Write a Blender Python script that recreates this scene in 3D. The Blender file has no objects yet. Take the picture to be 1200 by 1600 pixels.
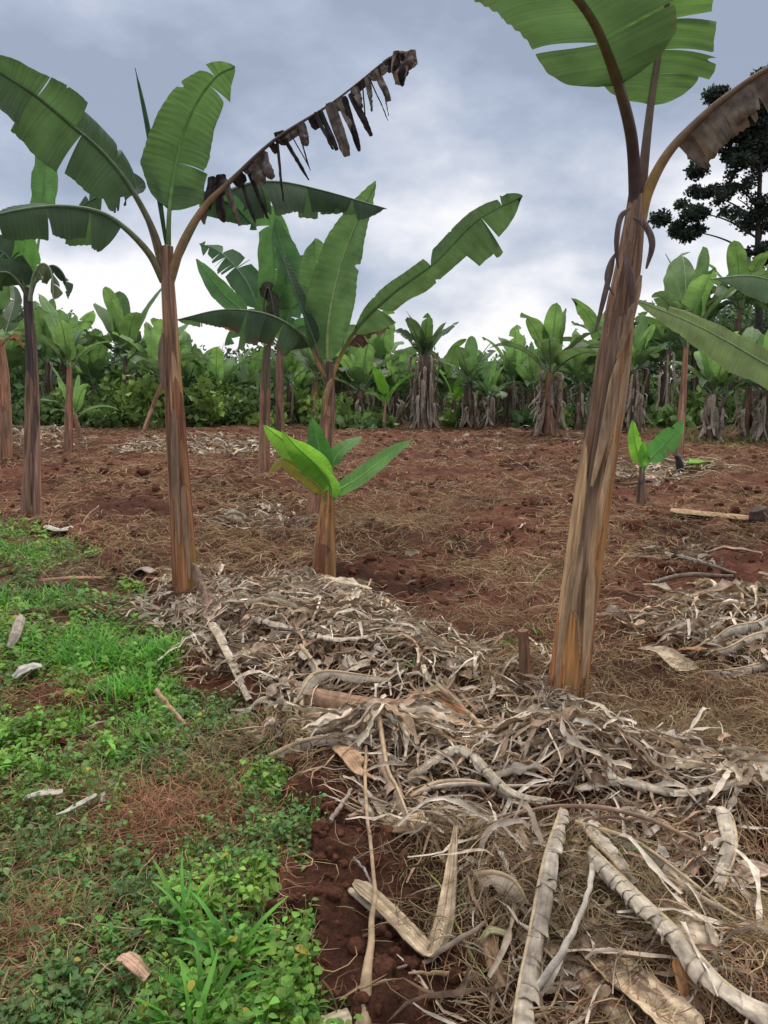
import bpy, math
import numpy as np
from math import radians as R, pi

C = bpy.context.scene.collection
rng = np.random.default_rng(7)

# ------------------------------------------------------------------ camera
CAM = np.array([0.0, 0.0, 1.5]); PITCH = R(9.23); F = 1230.0
cd = bpy.data.cameras.new('camera'); cam = bpy.data.objects.new('camera', cd); C.objects.link(cam)
cam.location = CAM; cam.rotation_euler = (R(90) - PITCH, 0, 0)
cd.sensor_fit = 'HORIZONTAL'; cd.sensor_width = 36; cd.lens = 36 * F / 1200
cd.clip_start = 0.05; cd.clip_end = 2000
bpy.context.scene.camera = cam

# ------------------------------------------------------------------ world: overcast sky
SUN_EL, SUN_AZ = R(62), R(-25)
w = bpy.data.worlds.new("World"); bpy.context.scene.world = w; w.use_nodes = True
nt = w.node_tree; N = nt.nodes; L = nt.links; N.clear()
def nd(t, **k):
    n = N.new(t)
    for a, b in k.items(): setattr(n, a, b)
    return n
out = nd('ShaderNodeOutputWorld'); bg = nd('ShaderNodeBackground'); bg.inputs['Strength'].default_value = 0.1
L.new(bg.outputs[0], out.inputs[0])
sky = nd('ShaderNodeTexSky', sky_type='NISHITA', sun_disc=False, sun_elevation=SUN_EL, sun_rotation=SUN_AZ)
tc = nd('ShaderNodeTexCoord'); sep = nd('ShaderNodeSeparateXYZ'); L.new(tc.outputs['Generated'], sep.inputs[0])
def wnoise(sx, sz, scale, det, off, rough=0.5):
    m = nd('ShaderNodeMapping'); m.inputs['Scale'].default_value = (sx, sx, sz); m.inputs['Location'].default_value = off
    L.new(tc.outputs['Generated'], m.inputs[0])
    n = nd('ShaderNodeTexNoise'); n.inputs['Scale'].default_value = scale; n.inputs['Detail'].default_value = det
    n.inputs['Roughness'].default_value = rough
    L.new(m.outputs[0], n.inputs['Vector']); return n.outputs['Fac']
def wmath(op, a, b=None):
    m = nd('ShaderNodeMath', operation=op)
    for i, v in enumerate((a, b)):
        if v is None: continue
        if isinstance(v, (int, float)): m.inputs[i].default_value = v
        else: L.new(v, m.inputs[i])
    return m.outputs[0]
def wmap(v, a, b, c, d):
    m = nd('ShaderNodeMapRange'); L.new(v, m.inputs[0])
    for i, x in enumerate((a, b, c, d)): m.inputs[i + 1].default_value = x
    return m.outputs[0]
n1 = wnoise(1.0, 1.7, 3.0, 5, (0.35, 1.2, 0.2), 0.5)
n2 = wnoise(1.0, 1.9, 7.0, 6, (3.1, 0.4, 1.7), 0.55)
cl = wmath('ADD', wmath('MULTIPLY', n1, 0.80), wmath('MULTIPLY', n2, 0.35)); cl = wmath('ADD', cl, -0.075)
lowb = wmap(sep.outputs[2], 0.02, 0.33, 0.235, -0.12)          # a brighter band low over the field
cl = wmath('ADD', cl, lowb)
ramp = nd('ShaderNodeValToRGB'); L.new(cl, ramp.inputs[0])
e = ramp.color_ramp.elements
e[0].position = 0.37; e[0].color = (0.258, 0.302, 0.385, 1)
e[1].position = 0.66; e[1].color = (0.76, 0.75, 0.77, 1)
x = e.new(0.46); x.color = (0.335, 0.385, 0.48, 1)
x = e.new(0.55); x.color = (0.48, 0.51, 0.585, 1)
# overcast sky is brighter towards the zenith
zen = wmap(sep.outputs[2], 0.42, 1.0, 10.0, 30.0)
zc = nd('ShaderNodeMixRGB'); zc.inputs[2].default_value = (0.56, 0.54, 0.52, 1); L.new(wmap(sep.outputs[2], 0.45, 0.75, 0, 0.85), zc.inputs[0]); L.new(ramp.outputs[0], zc.inputs[1])
vm = nd('ShaderNodeVectorMath', operation='SCALE'); L.new(zc.outputs[0], vm.inputs[0]); L.new(zen, vm.inputs['Scale'])
mx = nd('ShaderNodeMixRGB'); mx.inputs[0].default_value = 0.93
L.new(sky.outputs[0], mx.inputs[1]); L.new(vm.outputs[0], mx.inputs[2]); L.new(mx.outputs[0], bg.inputs[0])

sd = bpy.data.lights.new('sun', 'SUN'); sd.energy = 1.5; sd.angle = R(14); sd.color = (1.0, 0.94, 0.85)
sun = bpy.data.objects.new('sun', sd); C.objects.link(sun)
sun.rotation_euler = (R(90) - SUN_EL, 0, R(150))
vs = bpy.context.scene.view_settings
vs.view_transform = 'Standard'; vs.look = 'None'; vs.gamma = 1; vs.use_curve_mapping = False; vs.exposure = 0.42

# ------------------------------------------------------------------ numpy helpers
def _h(ix, iy, iz):
    n = (ix * 374761393 + iy * 668265263 + iz * 1274126177) & 0xffffffff
    n = ((n ^ (n >> 13)) * 1274126177) & 0xffffffff
    n = (n ^ (n >> 16)) & 0xffffff
    return n / float(0xffffff)
def vn(p, seed=0):
    """value noise, p (...,3) -> -1..1"""
    p = np.asarray(p, float); i = np.floor(p).astype(np.int64); f = p - i; f = f * f * (3 - 2 * f)
    x, y, z = i[..., 0] + seed * 131, i[..., 1] + seed * 57, i[..., 2]
    fx, fy, fz = f[..., 0], f[..., 1], f[..., 2]
    def c(a, b, d): return _h(x + a, y + b, z + d)
    l0 = (c(0,0,0) * (1-fx) + c(1,0,0) * fx) * (1-fy) + (c(0,1,0) * (1-fx) + c(1,1,0) * fx) * fy
    l1 = (c(0,0,1) * (1-fx) + c(1,0,1) * fx) * (1-fy) + (c(0,1,1) * (1-fx) + c(1,1,1) * fx) * fy
    return (l0 * (1-fz) + l1 * fz) * 2 - 1
def vn2(x, y, s, seed=0):
    x, y = np.broadcast_arrays(np.asarray(x, float), np.asarray(y, float))
    return vn(np.stack([x * s, y * s, np.zeros_like(x) + 0.37], -1), seed)
def fbm2(x, y, s, o=4, seed=0, g=0.5):
    r = 0; a = 1
    for k in range(o):
        r = r + a * vn2(x, y, s * 2.03 ** k, seed + k); a *= g
    return r
def nrm(v): return v / np.maximum(np.linalg.norm(v, axis=-1, keepdims=True), 1e-9)
def smooth(t, a, b):
    u = np.clip((t - a) / (b - a), 0, 1); return u * u * (3 - 2 * u)

FWD = np.array([0, math.cos(PITCH), -math.sin(PITCH)]); UPV = np.array([0, math.sin(PITCH), math.cos(PITCH)])
def ray(u, v): return np.array([1, 0, 0]) * (u - 600) / F + UPV * (800 - v) / F + FWD
def P(u, v, Y): d = ray(u, v); return CAM + d * (Y / d[1])
def G0(u, v): d = ray(u, v); return (CAM + d * (-CAM[2] / d[2]))

def inpoly(x, y, poly):
    x = np.asarray(x, float); y = np.asarray(y, float); r = np.zeros(x.shape, bool)
    n = len(poly)
    for i in range(n):
        (x1, y1), (x2, y2) = poly[i], poly[(i + 1) % n]
        if y1 == y2: continue
        c = ((y1 > y) != (y2 > y)) & (x < (x2 - x1) * (y - y1) / (y2 - y1) + x1)
        r ^= c
    return r
def seg_d(x, y, a, b):
    ax, ay = a; bx, by = b; dx, dy = bx - ax, by - ay
    t = np.clip(((x - ax) * dx + (y - ay) * dy) / (dx * dx + dy * dy + 1e-9), 0, 1)
    return np.hypot(x - ax - t * dx, y - ay - t * dy)

def gp(pts): return [tuple(G0(u, v)[:2]) for u, v in pts]
WEED = gp([(-900, 780), (0, 800), (120, 850), (215, 930), (290, 1010), (310, 1090), (400, 1150), (450, 1220), (480, 1320), (490, 1420), (520, 1520), (545, 1640), (700, 2400), (-1200, 2400)])
HEAPS = [  # polyline in picture coordinates, radius m, height m
    (gp([(400, 985), (500, 1000)]), 0.42, 0.12), (gp([(560, 1060), (700, 1090)]), 0.34, 0.09),
    (gp([(600, 1180), (900, 1230)]), 0.28, 0.08), (gp([(900, 1230), (1150, 1300)]), 0.30, 0.07),
    (gp([(850, 1400), (1150, 1560)]), 0.3, 0.06),
    (gp([(1130, 1000), (1260, 990)]), 0.4, 0.12), (gp([(230, 712), (400, 705)]), 0.5, 0.1)]
def inweed(x, y):
    x, y = np.broadcast_arrays(np.asarray(x, float), np.asarray(y, float))
    wx = x + .13 * vn2(x, y, 3.3, 91) + .07 * vn2(x, y, 9.0, 92) + .04 * vn2(x, y, 23.0, 94); return inpoly(wx, y + .1 * vn2(x, y, 4.1, 93), WEED)
BARE = [((520, 1330), (640, 1570), .17), ((1150, 1225), (1210, 1290), .16), ((545, 915), (640, 925), .30), ((960, 1075), (1010, 1065), .22), ((600, 1340), (660, 1400), .13), ((160, 790), (240, 810), .5), ((1060, 840), (1190, 850), .5), ((960, 940), (1080, 960), .25), ((470, 1250), (500, 1300), .10)]
BARE = [(tuple(G0(*a)[:2]), tuple(G0(*b)[:2]), c) for a, b, c in BARE]
def bareness(x, y):
    v = 0
    for a, b, c in BARE: v = np.maximum(v, 1 - smooth(seg_d(x, y, a, b) * (1 + .35 * vn2(x, y, 5, 33)), c * .7, c * 1.3))
    return v
BASES = [(290, 930, .3, .07), (885, 1095, .25, .05), (505, 905, .25, .05)]
BASES = [(G0(a, b), c, d) for a, b, c, d in BASES]
def height(x, y):
    x = np.asarray(x, float); y = np.asarray(y, float)
    weed = inweed(x, y)
    k = np.where(weed, 0.45, 1.0)
    z = 0.06 * vn2(x, y, 0.45, 3) + 0.045 * vn2(x, y, 1.3, 9)
    nearf = np.clip(1.25 - y / 60, 0.3, 1)
    z = z + k * nearf * (0.070 * (1 - np.abs(vn2(x, y, 2.4, 21))) * 1.3 + 0.055 * vn2(x, y, 5.9, 5) + 0.028 * np.abs(vn2(x, y, 13, 6)) + 0.013 * vn2(x, y, 29, 8) + 0.005 * vn2(x, y, 67, 4)) - 0.03
    for pl, r, h in HEAPS:
        d = seg_d(x, y, pl[0], pl[1]); z = z + h * np.exp(-(d / r) ** 2 * 1.6)
    for b, r, h in BASES:
        z = z + h * np.exp(-(((x - b[0]) ** 2 + (y - b[1]) ** 2) / r ** 2))
    return z
def G(u, v, lift=0.0):
    d = ray(u, v); h = 0.0
    for _ in range(8):
        p = CAM + d * ((h + lift - CAM[2]) / d[2]); h = float(height(p[0], p[1]))
    return np.array([p[0], p[1], h + lift])

# ------------------------------------------------------------------ mesh building
class MB:
    def __init__(s): s.V = []; s.Q = []; s.T = []; s.K = []; s.A = []; s.n = 0
    def grid(s, pts, col, wrap=False, al=None):
        """pts (...,a,b,3): batch of grids; col broadcastable to pts"""
        pts = np.asarray(pts, float)
        if pts.ndim == 3: pts = pts[None]; 
        n, a, b, _ = pts.shape
        col = np.broadcast_to(np.asarray(col, float) if np.ndim(col) < 4 else col, pts.shape) if np.ndim(col) != 2 else np.broadcast_to(np.asarray(col)[:, None, None, :], pts.shape)
        idx = np.arange(n * a * b).reshape(n, a, b) + s.n
        if wrap: idx = np.concatenate([idx, idx[:, :, :1]], 2)
        q = np.stack([idx[:, :-1, :-1], idx[:, 1:, :-1], idx[:, 1:, 1:], idx[:, :-1, 1:]], -1).reshape(-1, 4)
        s.A.append(np.zeros(n * a * b) if al is None else np.broadcast_to(al, (n, a, b)).ravel()); s.V.append(pts.reshape(-1, 3)); s.K.append(col.reshape(-1, 3)); s.Q.append(q); s.n += n * a * b
        return s
    def tris(s, pts, faces, col):
        s.A.append(np.zeros(len(pts))); s.V.append(pts); s.K.append(np.broadcast_to(col, pts.shape)); s.T.append(faces + s.n); s.n += len(pts); return s
    def build(s, name, mat, parent=None, origin=(0, 0, 0), flat=False):
        V = np.concatenate(s.V) - np.asarray(origin, float); K = np.concatenate(s.K)
        Q = np.concatenate(s.Q) if s.Q else np.zeros((0, 4), int); T = np.concatenate(s.T) if s.T else np.zeros((0, 3), int)
        me = bpy.data.meshes.new(name)
        me.vertices.add(len(V)); me.vertices.foreach_set('co', V.astype(np.float32).ravel())
        loops = np.concatenate([Q.ravel(), T.ravel()]).astype(np.int32)
        me.loops.add(len(loops)); me.loops.foreach_set('vertex_index', loops)
        tot = np.concatenate([np.full(len(Q), 4), np.full(len(T), 3)]).astype(np.int32)
        st = np.concatenate([[0], np.cumsum(tot)[:-1]]).astype(np.int32)
        me.polygons.add(len(tot)); me.polygons.foreach_set('loop_start', st); me.polygons.foreach_set('loop_total', tot)
        me.polygons.foreach_set('use_smooth', np.full(len(tot), not flat))
        a = me.attributes.new('Col', 'FLOAT_COLOR', 'POINT')
        K4 = np.ones((len(K), 4), np.float32); K4[:, :3] = np.clip(K, 0.002, 1); K4[:, 3] = np.concatenate(s.A); a.data.foreach_set('color', K4.ravel())
        me.update(calc_edges=True); me.materials.append(mat)
        o = bpy.data.objects.new(name, me); C.objects.link(o)
        if parent is not None: o.parent = parent
        else: o.location = origin
        return o
def tag(o, label=None, cat=None, group=None, kind=None):
    if label: o['label'] = label
    if cat: o['category'] = cat
    if group: o['group'] = group
    if kind: o['kind'] = kind
    return o
def empty(name, loc, label, cat, group=None):
    o = bpy.data.objects.new(name, None); C.objects.link(o); o.location = loc; o.empty_display_size = 0.1
    return tag(o, label, cat, group)

# ------------------------------------------------------------------ materials
def mat(name, rough=0.7, trans=0.0, nscale=8, nvar=0.35, bscale=60, bump=0.3, spec=0.3, bdist=0.01, stretch=None, tgain=1.35, vein=0):
    m = bpy.data.materials.new(name); m.use_nodes = True; t = m.node_tree; n = t.nodes; l = t.links
    b = n['Principled BSDF']; o = n['Material Output']
    b.inputs['Roughness'].default_value = rough; b.inputs['Specular IOR Level'].default_value = spec
    at = n.new('ShaderNodeAttribute'); at.attribute_name = 'Col'
    tx = n.new('ShaderNodeTexCoord'); vec = tx.outputs['Object']
    if stretch:
        mp = n.new('ShaderNodeMapping'); mp.inputs['Scale'].default_value = stretch; l.new(vec, mp.inputs[0]); vec = mp.outputs[0]
    no = n.new('ShaderNodeTexNoise'); no.inputs['Scale'].default_value = nscale; no.inputs['Detail'].default_value = 5; l.new(vec, no.inputs['Vector'])
    mr = n.new('ShaderNodeMapRange'); mr.inputs[1].default_value = 0.3; mr.inputs[2].default_value = 0.7
    mr.inputs[3].default_value = 1 - nvar; mr.inputs[4].default_value = 1 + nvar; l.new(no.outputs['Fac'], mr.inputs[0])
    sc = n.new('ShaderNodeVectorMath'); sc.operation = 'SCALE'; l.new(at.outputs['Color'], sc.inputs[0]); l.new(mr.outputs[0], sc.inputs['Scale'])
    if vein:
        cx = n.new('ShaderNodeCombineXYZ'); l.new(at.outputs['Alpha'], cx.inputs[0])
        vno = n.new('ShaderNodeTexNoise'); vno.inputs['Scale'].default_value = vein; vno.inputs['Detail'].default_value = 3; vno.inputs['Roughness'].default_value = .7; l.new(cx.outputs[0], vno.inputs['Vector'])
        vr = n.new('ShaderNodeMapRange'); vr.inputs[1].default_value = .3; vr.inputs[2].default_value = .7; vr.inputs[3].default_value = .74; vr.inputs[4].default_value = 1.26; l.new(vno.outputs['Fac'], vr.inputs[0])
        s2 = n.new('ShaderNodeVectorMath'); s2.operation = 'SCALE'; l.new(sc.outputs[0], s2.inputs[0]); l.new(vr.outputs[0], s2.inputs['Scale']); sc = s2
    l.new(sc.outputs[0], b.inputs['Base Color'])
    n2 = n.new('ShaderNodeTexNoise'); n2.inputs['Scale'].default_value = bscale; n2.inputs['Detail'].default_value = 4; l.new(vec, n2.inputs['Vector'])
    bp = n.new('ShaderNodeBump'); bp.inputs['Strength'].default_value = bump; bp.inputs['Distance'].default_value = bdist
    l.new(n2.outputs['Fac'], bp.inputs['Height']); l.new(bp.outputs[0], b.inputs['Normal'])
    if vein:
        b2 = n.new('ShaderNodeBump'); b2.inputs['Strength'].default_value = .5; b2.inputs['Distance'].default_value = .004
        l.new(vno.outputs['Fac'], b2.inputs['Height']); l.new(bp.outputs[0], b2.inputs['Normal']); l.new(b2.outputs[0], b.inputs['Normal'])
    if trans > 0:
        tr = n.new('ShaderNodeBsdfTranslucent'); g = n.new('ShaderNodeVectorMath'); g.operation = 'MULTIPLY'
        g.inputs[1].default_value = (tgain * 1.05, tgain * 1.1, tgain * 0.75); l.new(sc.outputs[0], g.inputs[0]); l.new(g.outputs[0], tr.inputs[0])
        mxs = n.new('ShaderNodeMixShader'); mxs.inputs[0].default_value = trans
        l.new(b.outputs[0], mxs.inputs[1]); l.new(tr.outputs[0], mxs.inputs[2]); l.new(mxs.outputs[0], o.inputs['Surface'])
    return m
M = dict(
    leaf=mat('banana_leaf', 0.48, 0.44, 5, 0.25, 40, 0.15, 0.4, vein=75, tgain=1.5),
    farleaf=mat('background_leaf', 0.55, 0.38, 3, 0.3, 20, 0.1, 0.3, tgain=1.6, vein=30),
    rib=mat('leaf_midrib', 0.5, 0, 20, 0.25, 80, 0.2, 0.35),
    stem=mat('pseudostem', 0.62, 0, 60, 0.45, 130, 0.8, 0.3, 0.008, (1, 1, 0.05)),
    dead=mat('dead_leaf', 0.85, 0.12, 25, 0.4, 110, 0.5, 0.15, 0.006),
    litter=mat('dry_litter', 0.85, 0.10, 30, 0.33, 140, 0.5, 0.15, 0.005),
    straw=mat('dry_straw', 0.8, 0.12, 6, 0.3, 60, 0.1, 0.2),
    weed=mat('weed_leaf', 0.5, 0.36, 9, 0.3, 90, 0.25, 0.35, 0.003),
    bark=mat('tree_bark', 0.9, 0, 9, 0.4, 30, 0.8, 0.2, 0.03),
    wood=mat('forest_leaf', 0.6, 0.2, 1.2, 0.4, 20, 0.1, 0.3),
)
def soil_mat(name='red_soil'):
    m = bpy.data.materials.new(name); m.use_nodes = True; t = m.node_tree; n = t.nodes; l = t.links
    b = n['Principled BSDF']; b.inputs['Roughness'].default_value = 0.95; b.inputs['Specular IOR Level'].default_value = 0.15
    tx = n.new('ShaderNodeTexCoord')
    def no(s, d=6, r=0.6):
        q = n.new('ShaderNodeTexNoise'); q.inputs['Scale'].default_value = s; q.inputs['Detail'].default_value = d; q.inputs['Roughness'].default_value = r
        l.new(tx.outputs['Object'], q.inputs['Vector']); return q.outputs['Fac']
    r1 = n.new('ShaderNodeValToRGB'); l.new(no(2.2, 8, 0.7), r1.inputs[0])
    e = r1.color_ramp.elements; e[0].position = 0.34; e[0].color = (0.062, 0.024, 0.016, 1); e[1].position = 0.68; e[1].color = (0.205, 0.098, 0.062, 1)
    x = e.new(0.5); x.color = (0.125, 0.050, 0.031, 1)
    r2 = n.new('ShaderNodeValToRGB'); l.new(no(90, 4, 0.7), r2.inputs[0])
    e = r2.color_ramp.elements; e[0].position = 0.35; e[0].color = (0.6, 0.6, 0.6, 1); e[1].position = 0.7; e[1].color = (1.45, 1.4, 1.3, 1)
    mm = n.new('ShaderNodeMixRGB'); mm.blend_type = 'MULTIPLY'; mm.inputs[0].default_value = 1; l.new(r1.outputs[0], mm.inputs[1]); l.new(r2.outputs[0], mm.inputs[2])
    at = n.new('ShaderNodeAttribute'); at.attribute_name = 'Col'
    m2 = n.new('ShaderNodeMixRGB'); m2.blend_type = 'MULTIPLY'; m2.inputs[0].default_value = 1; l.new(mm.outputs[0], m2.inputs[1]); l.new(at.outputs['Color'], m2.inputs[2])
    l.new(m2.outputs[0], b.inputs['Base Color'])
    v = n.new('ShaderNodeTexVoronoi'); v.inputs['Scale'].default_value = 38; l.new(tx.outputs['Object'], v.inputs['Vector'])
    ad = n.new('ShaderNodeMath'); ad.operation = 'ADD'; l.new(v.outputs['Distance'], ad.inputs[0]); l.new(no(70, 6, 0.75), ad.inputs[1])
    bp = n.new('ShaderNodeBump'); bp.inputs['Strength'].default_value = 0.75; bp.inputs['Distance'].default_value = 0.018
    l.new(ad.outputs[0], bp.inputs['Height']); l.new(bp.outputs[0], b.inputs['Normal'])
    return m
M['soil'] = soil_mat()

# ------------------------------------------------------------------ ground
def build_ground():
    yy = np.concatenate([[-300, -80, -25, -8, -3, -1], np.linspace(0, 1.1, 12), np.geomspace(1.2, 46, 760), [50, 58, 75, 110, 180, 320, 600, 900]])
    us = np.linspace(-1, 1, 820)
    ex = np.array([1.15, 1.5, 2.2, 4, 9, 25, 80])
    uu = np.concatenate([-ex[::-1], us, ex])
    s = 1.9 + 0.62 * np.clip(yy, 0, 60)
    X = uu[None, :] * s[:, None]; Y = np.broadcast_to(yy[:, None], X.shape)
    Z = height(X, Y); far = smooth(np.hypot(X, Y), 45, 120); Z = Z * (1 - far)
    k = 0.95 + 0.2 * fbm2(X, Y, 0.8, 3, 40)
    col = np.stack([k, k, k], -1)
    weed = inweed(X, Y)[..., None]
    col = col * (1 - .45 * bareness(X, Y))[..., None] * (1 - .42 * smooth(fbm2(X * .8, Y * 1.1, .75, 4, 140, .6), 0, .6))[..., None]
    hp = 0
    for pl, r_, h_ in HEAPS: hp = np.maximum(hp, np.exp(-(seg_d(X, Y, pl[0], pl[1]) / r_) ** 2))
    col = col * (1 - .5 * hp)[..., None]  # contact shade under the litter heaps, painted into the soil colour
    col = np.where(weed, col * np.array([0.75, 0.95, 0.95]), col)
    gr = smooth(Y, 26, 33)[..., None]                          # browner, grassier towards the trees
    col = col * (1 - gr) + gr * np.array([0.75, 1.35, 0.9]) * k[..., None] * 0.8
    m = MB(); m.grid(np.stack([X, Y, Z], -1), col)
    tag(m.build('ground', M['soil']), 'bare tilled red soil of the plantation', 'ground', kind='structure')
build_ground()

# ------------------------------------------------------------------ curves and frames
def spline(ctrl, n):
    c = np.asarray(ctrl, float)
    if len(c) == 2: return c[0] + (c[1] - c[0]) * np.linspace(0, 1, n)[:, None]
    p = np.vstack([2 * c[0] - c[1], c, 2 * c[-1] - c[-2]]); out = []
    for i in range(len(c) - 1):
        t = np.linspace(0, 1, 24, endpoint=(i == len(c) - 2))[:, None]
        a, b, d, e = p[i], p[i + 1], p[i + 2], p[i + 3]
        out.append(0.5 * (2 * b + (d - a) * t + (2 * a - 5 * b + 4 * d - e) * t ** 2 + (3 * b - a - 3 * d + e) * t ** 3))
    q = np.concatenate(out); s = np.concatenate([[0], np.cumsum(np.linalg.norm(np.diff(q, axis=0), axis=1))])
    tt = np.linspace(0, s[-1], n)
    return np.stack([np.interp(tt, s, q[:, k]) for k in range(3)], -1)
def tube(m, pts, rad, col, k=8, flat=1.0, bref=None):
    pts = np.asarray(pts); T = nrm(np.gradient(pts, axis=0)); rad = np.broadcast_to(np.asarray(rad, float), (len(pts),))
    ref = np.array([0, -1, 0.2]) if bref is None else bref
    B = nrm(np.cross(T, np.broadcast_to(ref, T.shape))); Nn = np.cross(B, T)
    a = np.linspace(0, 2 * pi, k, endpoint=False)
    g = pts[:, None] + rad[:, None, None] * (np.cos(a)[None, :, None] * B[:, None] + flat * np.sin(a)[None, :, None] * Nn[:, None])
    col = np.asarray(col, float)
    if col.ndim == 2: col = np.broadcast_to(col[:, None, :], g.shape)[None]
    else: col = np.broadcast_to(col, g.shape)[None]
    m.grid(g, col, wrap=True)
    return m
def rot(v, ax, ang):
    c = np.cos(ang)[..., None]; s = np.sin(ang)[..., None]
    return v * c + np.cross(ax, v) * s + ax * (ax * v).sum(-1, keepdims=True) * (1 - c)

GREEN = (0.062, 0.112, 0.052); LITE = (0.110, 0.205, 0.070); BRIGHT = (0.155, 0.36, 0.050); DEEP = (0.042, 0.080, 0.042)
BROWN = (0.13, 0.088, 0.058); GREY = (0.30, 0.25, 0.20)
def leaf(parent, org, ctrl, W, p0=0.25, nref=None, bref=None, roll=(0, 0), fold=(0.25, 0.25), curl=(0.2, 0.2), droop=0.15,
         wl=1.0, wr=1.0, tear=(0, 0), gap=0.25, jit=0.15, sweep=0.15, col=GREEN, ribcol=None, rr=(0.024, 0.004), seed=1, n=200, nv=8,
         name='leaf', m='leaf', tip=(0.35, 0.8), base=0.16, edge=0.075, brown=0.35, label=None, petiole=None, top=None, corr=1.0, breaks=None):
    rg = np.random.default_rng(seed)
    cv = spline(ctrl, 120); T = nrm(np.gradient(cv, axis=0)); tt = np.linspace(0, 1, 120)
    if bref is not None:
        B = np.broadcast_to(np.asarray(bref, float), T.shape); B = nrm(B - T * (B * T).sum(-1, keepdims=True)); Nn = np.cross(B, T)
    else:
        rf = CAM - cv if nref is None else np.broadcast_to(np.asarray(nref, float), T.shape)
        Nn = nrm(rf - T * (rf * T).sum(-1, keepdims=True)); B = np.cross(T, Nn)
    ra = roll[0] + (roll[1] - roll[0]) * tt
    B = rot(B, T, ra); Nn = rot(Nn, T, ra)
    def ev(A, a): return np.stack([np.interp(a, tt, A[:, k]) for k in range(3)], -1)
    mb = MB(); colb = np.array(col); Lc = np.linalg.norm(np.diff(cv, axis=0), axis=1).sum()
    for si, sg in enumerate((-1, 1)):
        ws = (wl, wr)[si]
        if ws <= 0: continue
        if breaks is not None: br = np.array([0] + list(breaks[si]) + [1.0])
        else:
            k = tear[si]; br = np.concatenate([[0], np.sort(rg.uniform(0.04, 0.97, k)), [1]])
        for j in range(len(br) - 1):
            b0, b1 = br[j], br[j + 1]
            if b1 - b0 < 0.004: continue
            mm = max(4, int(n * (b1 - b0)) + 2)
            a = np.linspace(b0, b1, mm)[:, None]; v = np.linspace(0, 1, nv)[None, :]
            ac = (b0 + b1) / 2 + rg.uniform(-.3, .3) * (b1 - b0)
            gg = gap * rg.uniform(0.3, 1.3) if len(br) > 2 else 0
            ae = ac + (a - ac) * (1 - min(gg, .9) * v ** 1.4); ae = np.clip(ae, 0, 1)
            tq = p0 + (1 - p0) * ae
            prof = np.sqrt(np.clip(1 - (1 - np.clip(a / base, 0, 1)) ** 2, 0, 1)) * np.power(np.clip(1 - np.clip((a - tip[0]) / (1 - tip[0]), 0, 1) ** 2, 0, 1), tip[1])
            nz = 1 + edge * (1.3 * vn2(a * 8 + seed, a * 0 + sg * 3, 1.0, seed) + 0.25 * vn2(a * 45, a * 0 + sg, 1.0, seed))
            nz = nz * (1 - (edge > .07) * 1.1 * np.clip(vn2(a * 22 + 5 * seed, a * 0 + sg, 1.0, seed + 31) - .62, 0, 1))
            sc = 1 + (rg.uniform(-0.3, 0.1) if len(br) > 2 else 0)
            wd = W * ws * prof * nz * sc
            fo = (fold[si] + (rg.normal(0, jit) if len(br) > 2 else 0)); cu = curl[si] + (rg.normal(0, jit) if len(br) > 2 else 0)
            ang = fo + cu * v + 0.12 * vn2(a * 5 + 7 * seed, v + a * 0, 1.0, seed + 3)
            dv = 1.0 / (nv - 1); cc = np.concatenate([np.zeros((mm, 1)), np.cumsum(np.cos(ang)[:, 1:] + 0 * a, 1)], 1) * dv
            ss = np.concatenate([np.zeros((mm, 1)), np.cumsum(np.sin(ang)[:, 1:] + 0 * a, 1)], 1) * dv
            p = ev(cv, tq); Bq = ev(B, tq); Nq = ev(Nn, tq); Tq = ev(T, tq)
            q = p + (wd * cc * sg)[..., None] * Bq + (wd * ss)[..., None] * Nq + (wd * v * sweep)[..., None] * Tq
            q[..., 2] -= droop * wd * v ** 2 * (1.0 + 0.6 * (rg.uniform(-1, 1) if len(br) > 2 else 0))
            rip = corr * 0.012 * W * np.sin(a * 150 + 3 * v) * v + corr * 0.05 * W * vn2(a * 9, v * 1.5 + a * 0, 1.0, seed + 9) * v
            q = q + rip[..., None] * Nq
            sh = 1 + 0.10 * vn2(a * 60 + seed, v * 1.0 + a * 0, 1.0, seed + 5) + 0.16 * vn2(a * 4, v * 2 + a * 0, 1.0, seed + 6)
            kc = colb * sh[..., None]
            bm = smooth(v ** 3 + 0.55 * vn2(a * 12, v * 2 + a * 0, 1.0, seed + 7), 1.0 - 0.4 * brown, 1.35 - 0.4 * brown)[..., None] * min(1, brown * 1.5)
            kc = kc * (1 - bm) + np.array(BROWN) * bm
            mb.grid(q, kc[None], al=(tq + 0 * v) * Lc)
    # folds at the very base of the blade belong to the midrib
    lf = mb.build(name, M[m], parent, org)
    if label: lf['label'] = label
    rb = MB(); rc = np.array(ribcol if ribcol is not None else np.array(col) * 1.5 + .02); pc = np.array(petiole if petiole is not None else rc)
    u = smooth(tt, p0 * 0.4, p0 * 1.3)[:, None]; cc = pc * (1 - u) + rc * u
    rad = rr[1] + (rr[0] - rr[1]) * (1 - tt) ** 1.8
    sel = slice(0, 119)
    tube(rb, cv[sel], rad[sel], cc[sel], 8 if n > 40 else 5)
    ro = rb.build('midrib', M['rib'], lf, (0, 0, 0) if parent is None else org)
    if parent is None: ro.data.transform(__import__('mathutils').Matrix.Translation([-float(c) for c in org]))
    return lf

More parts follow.
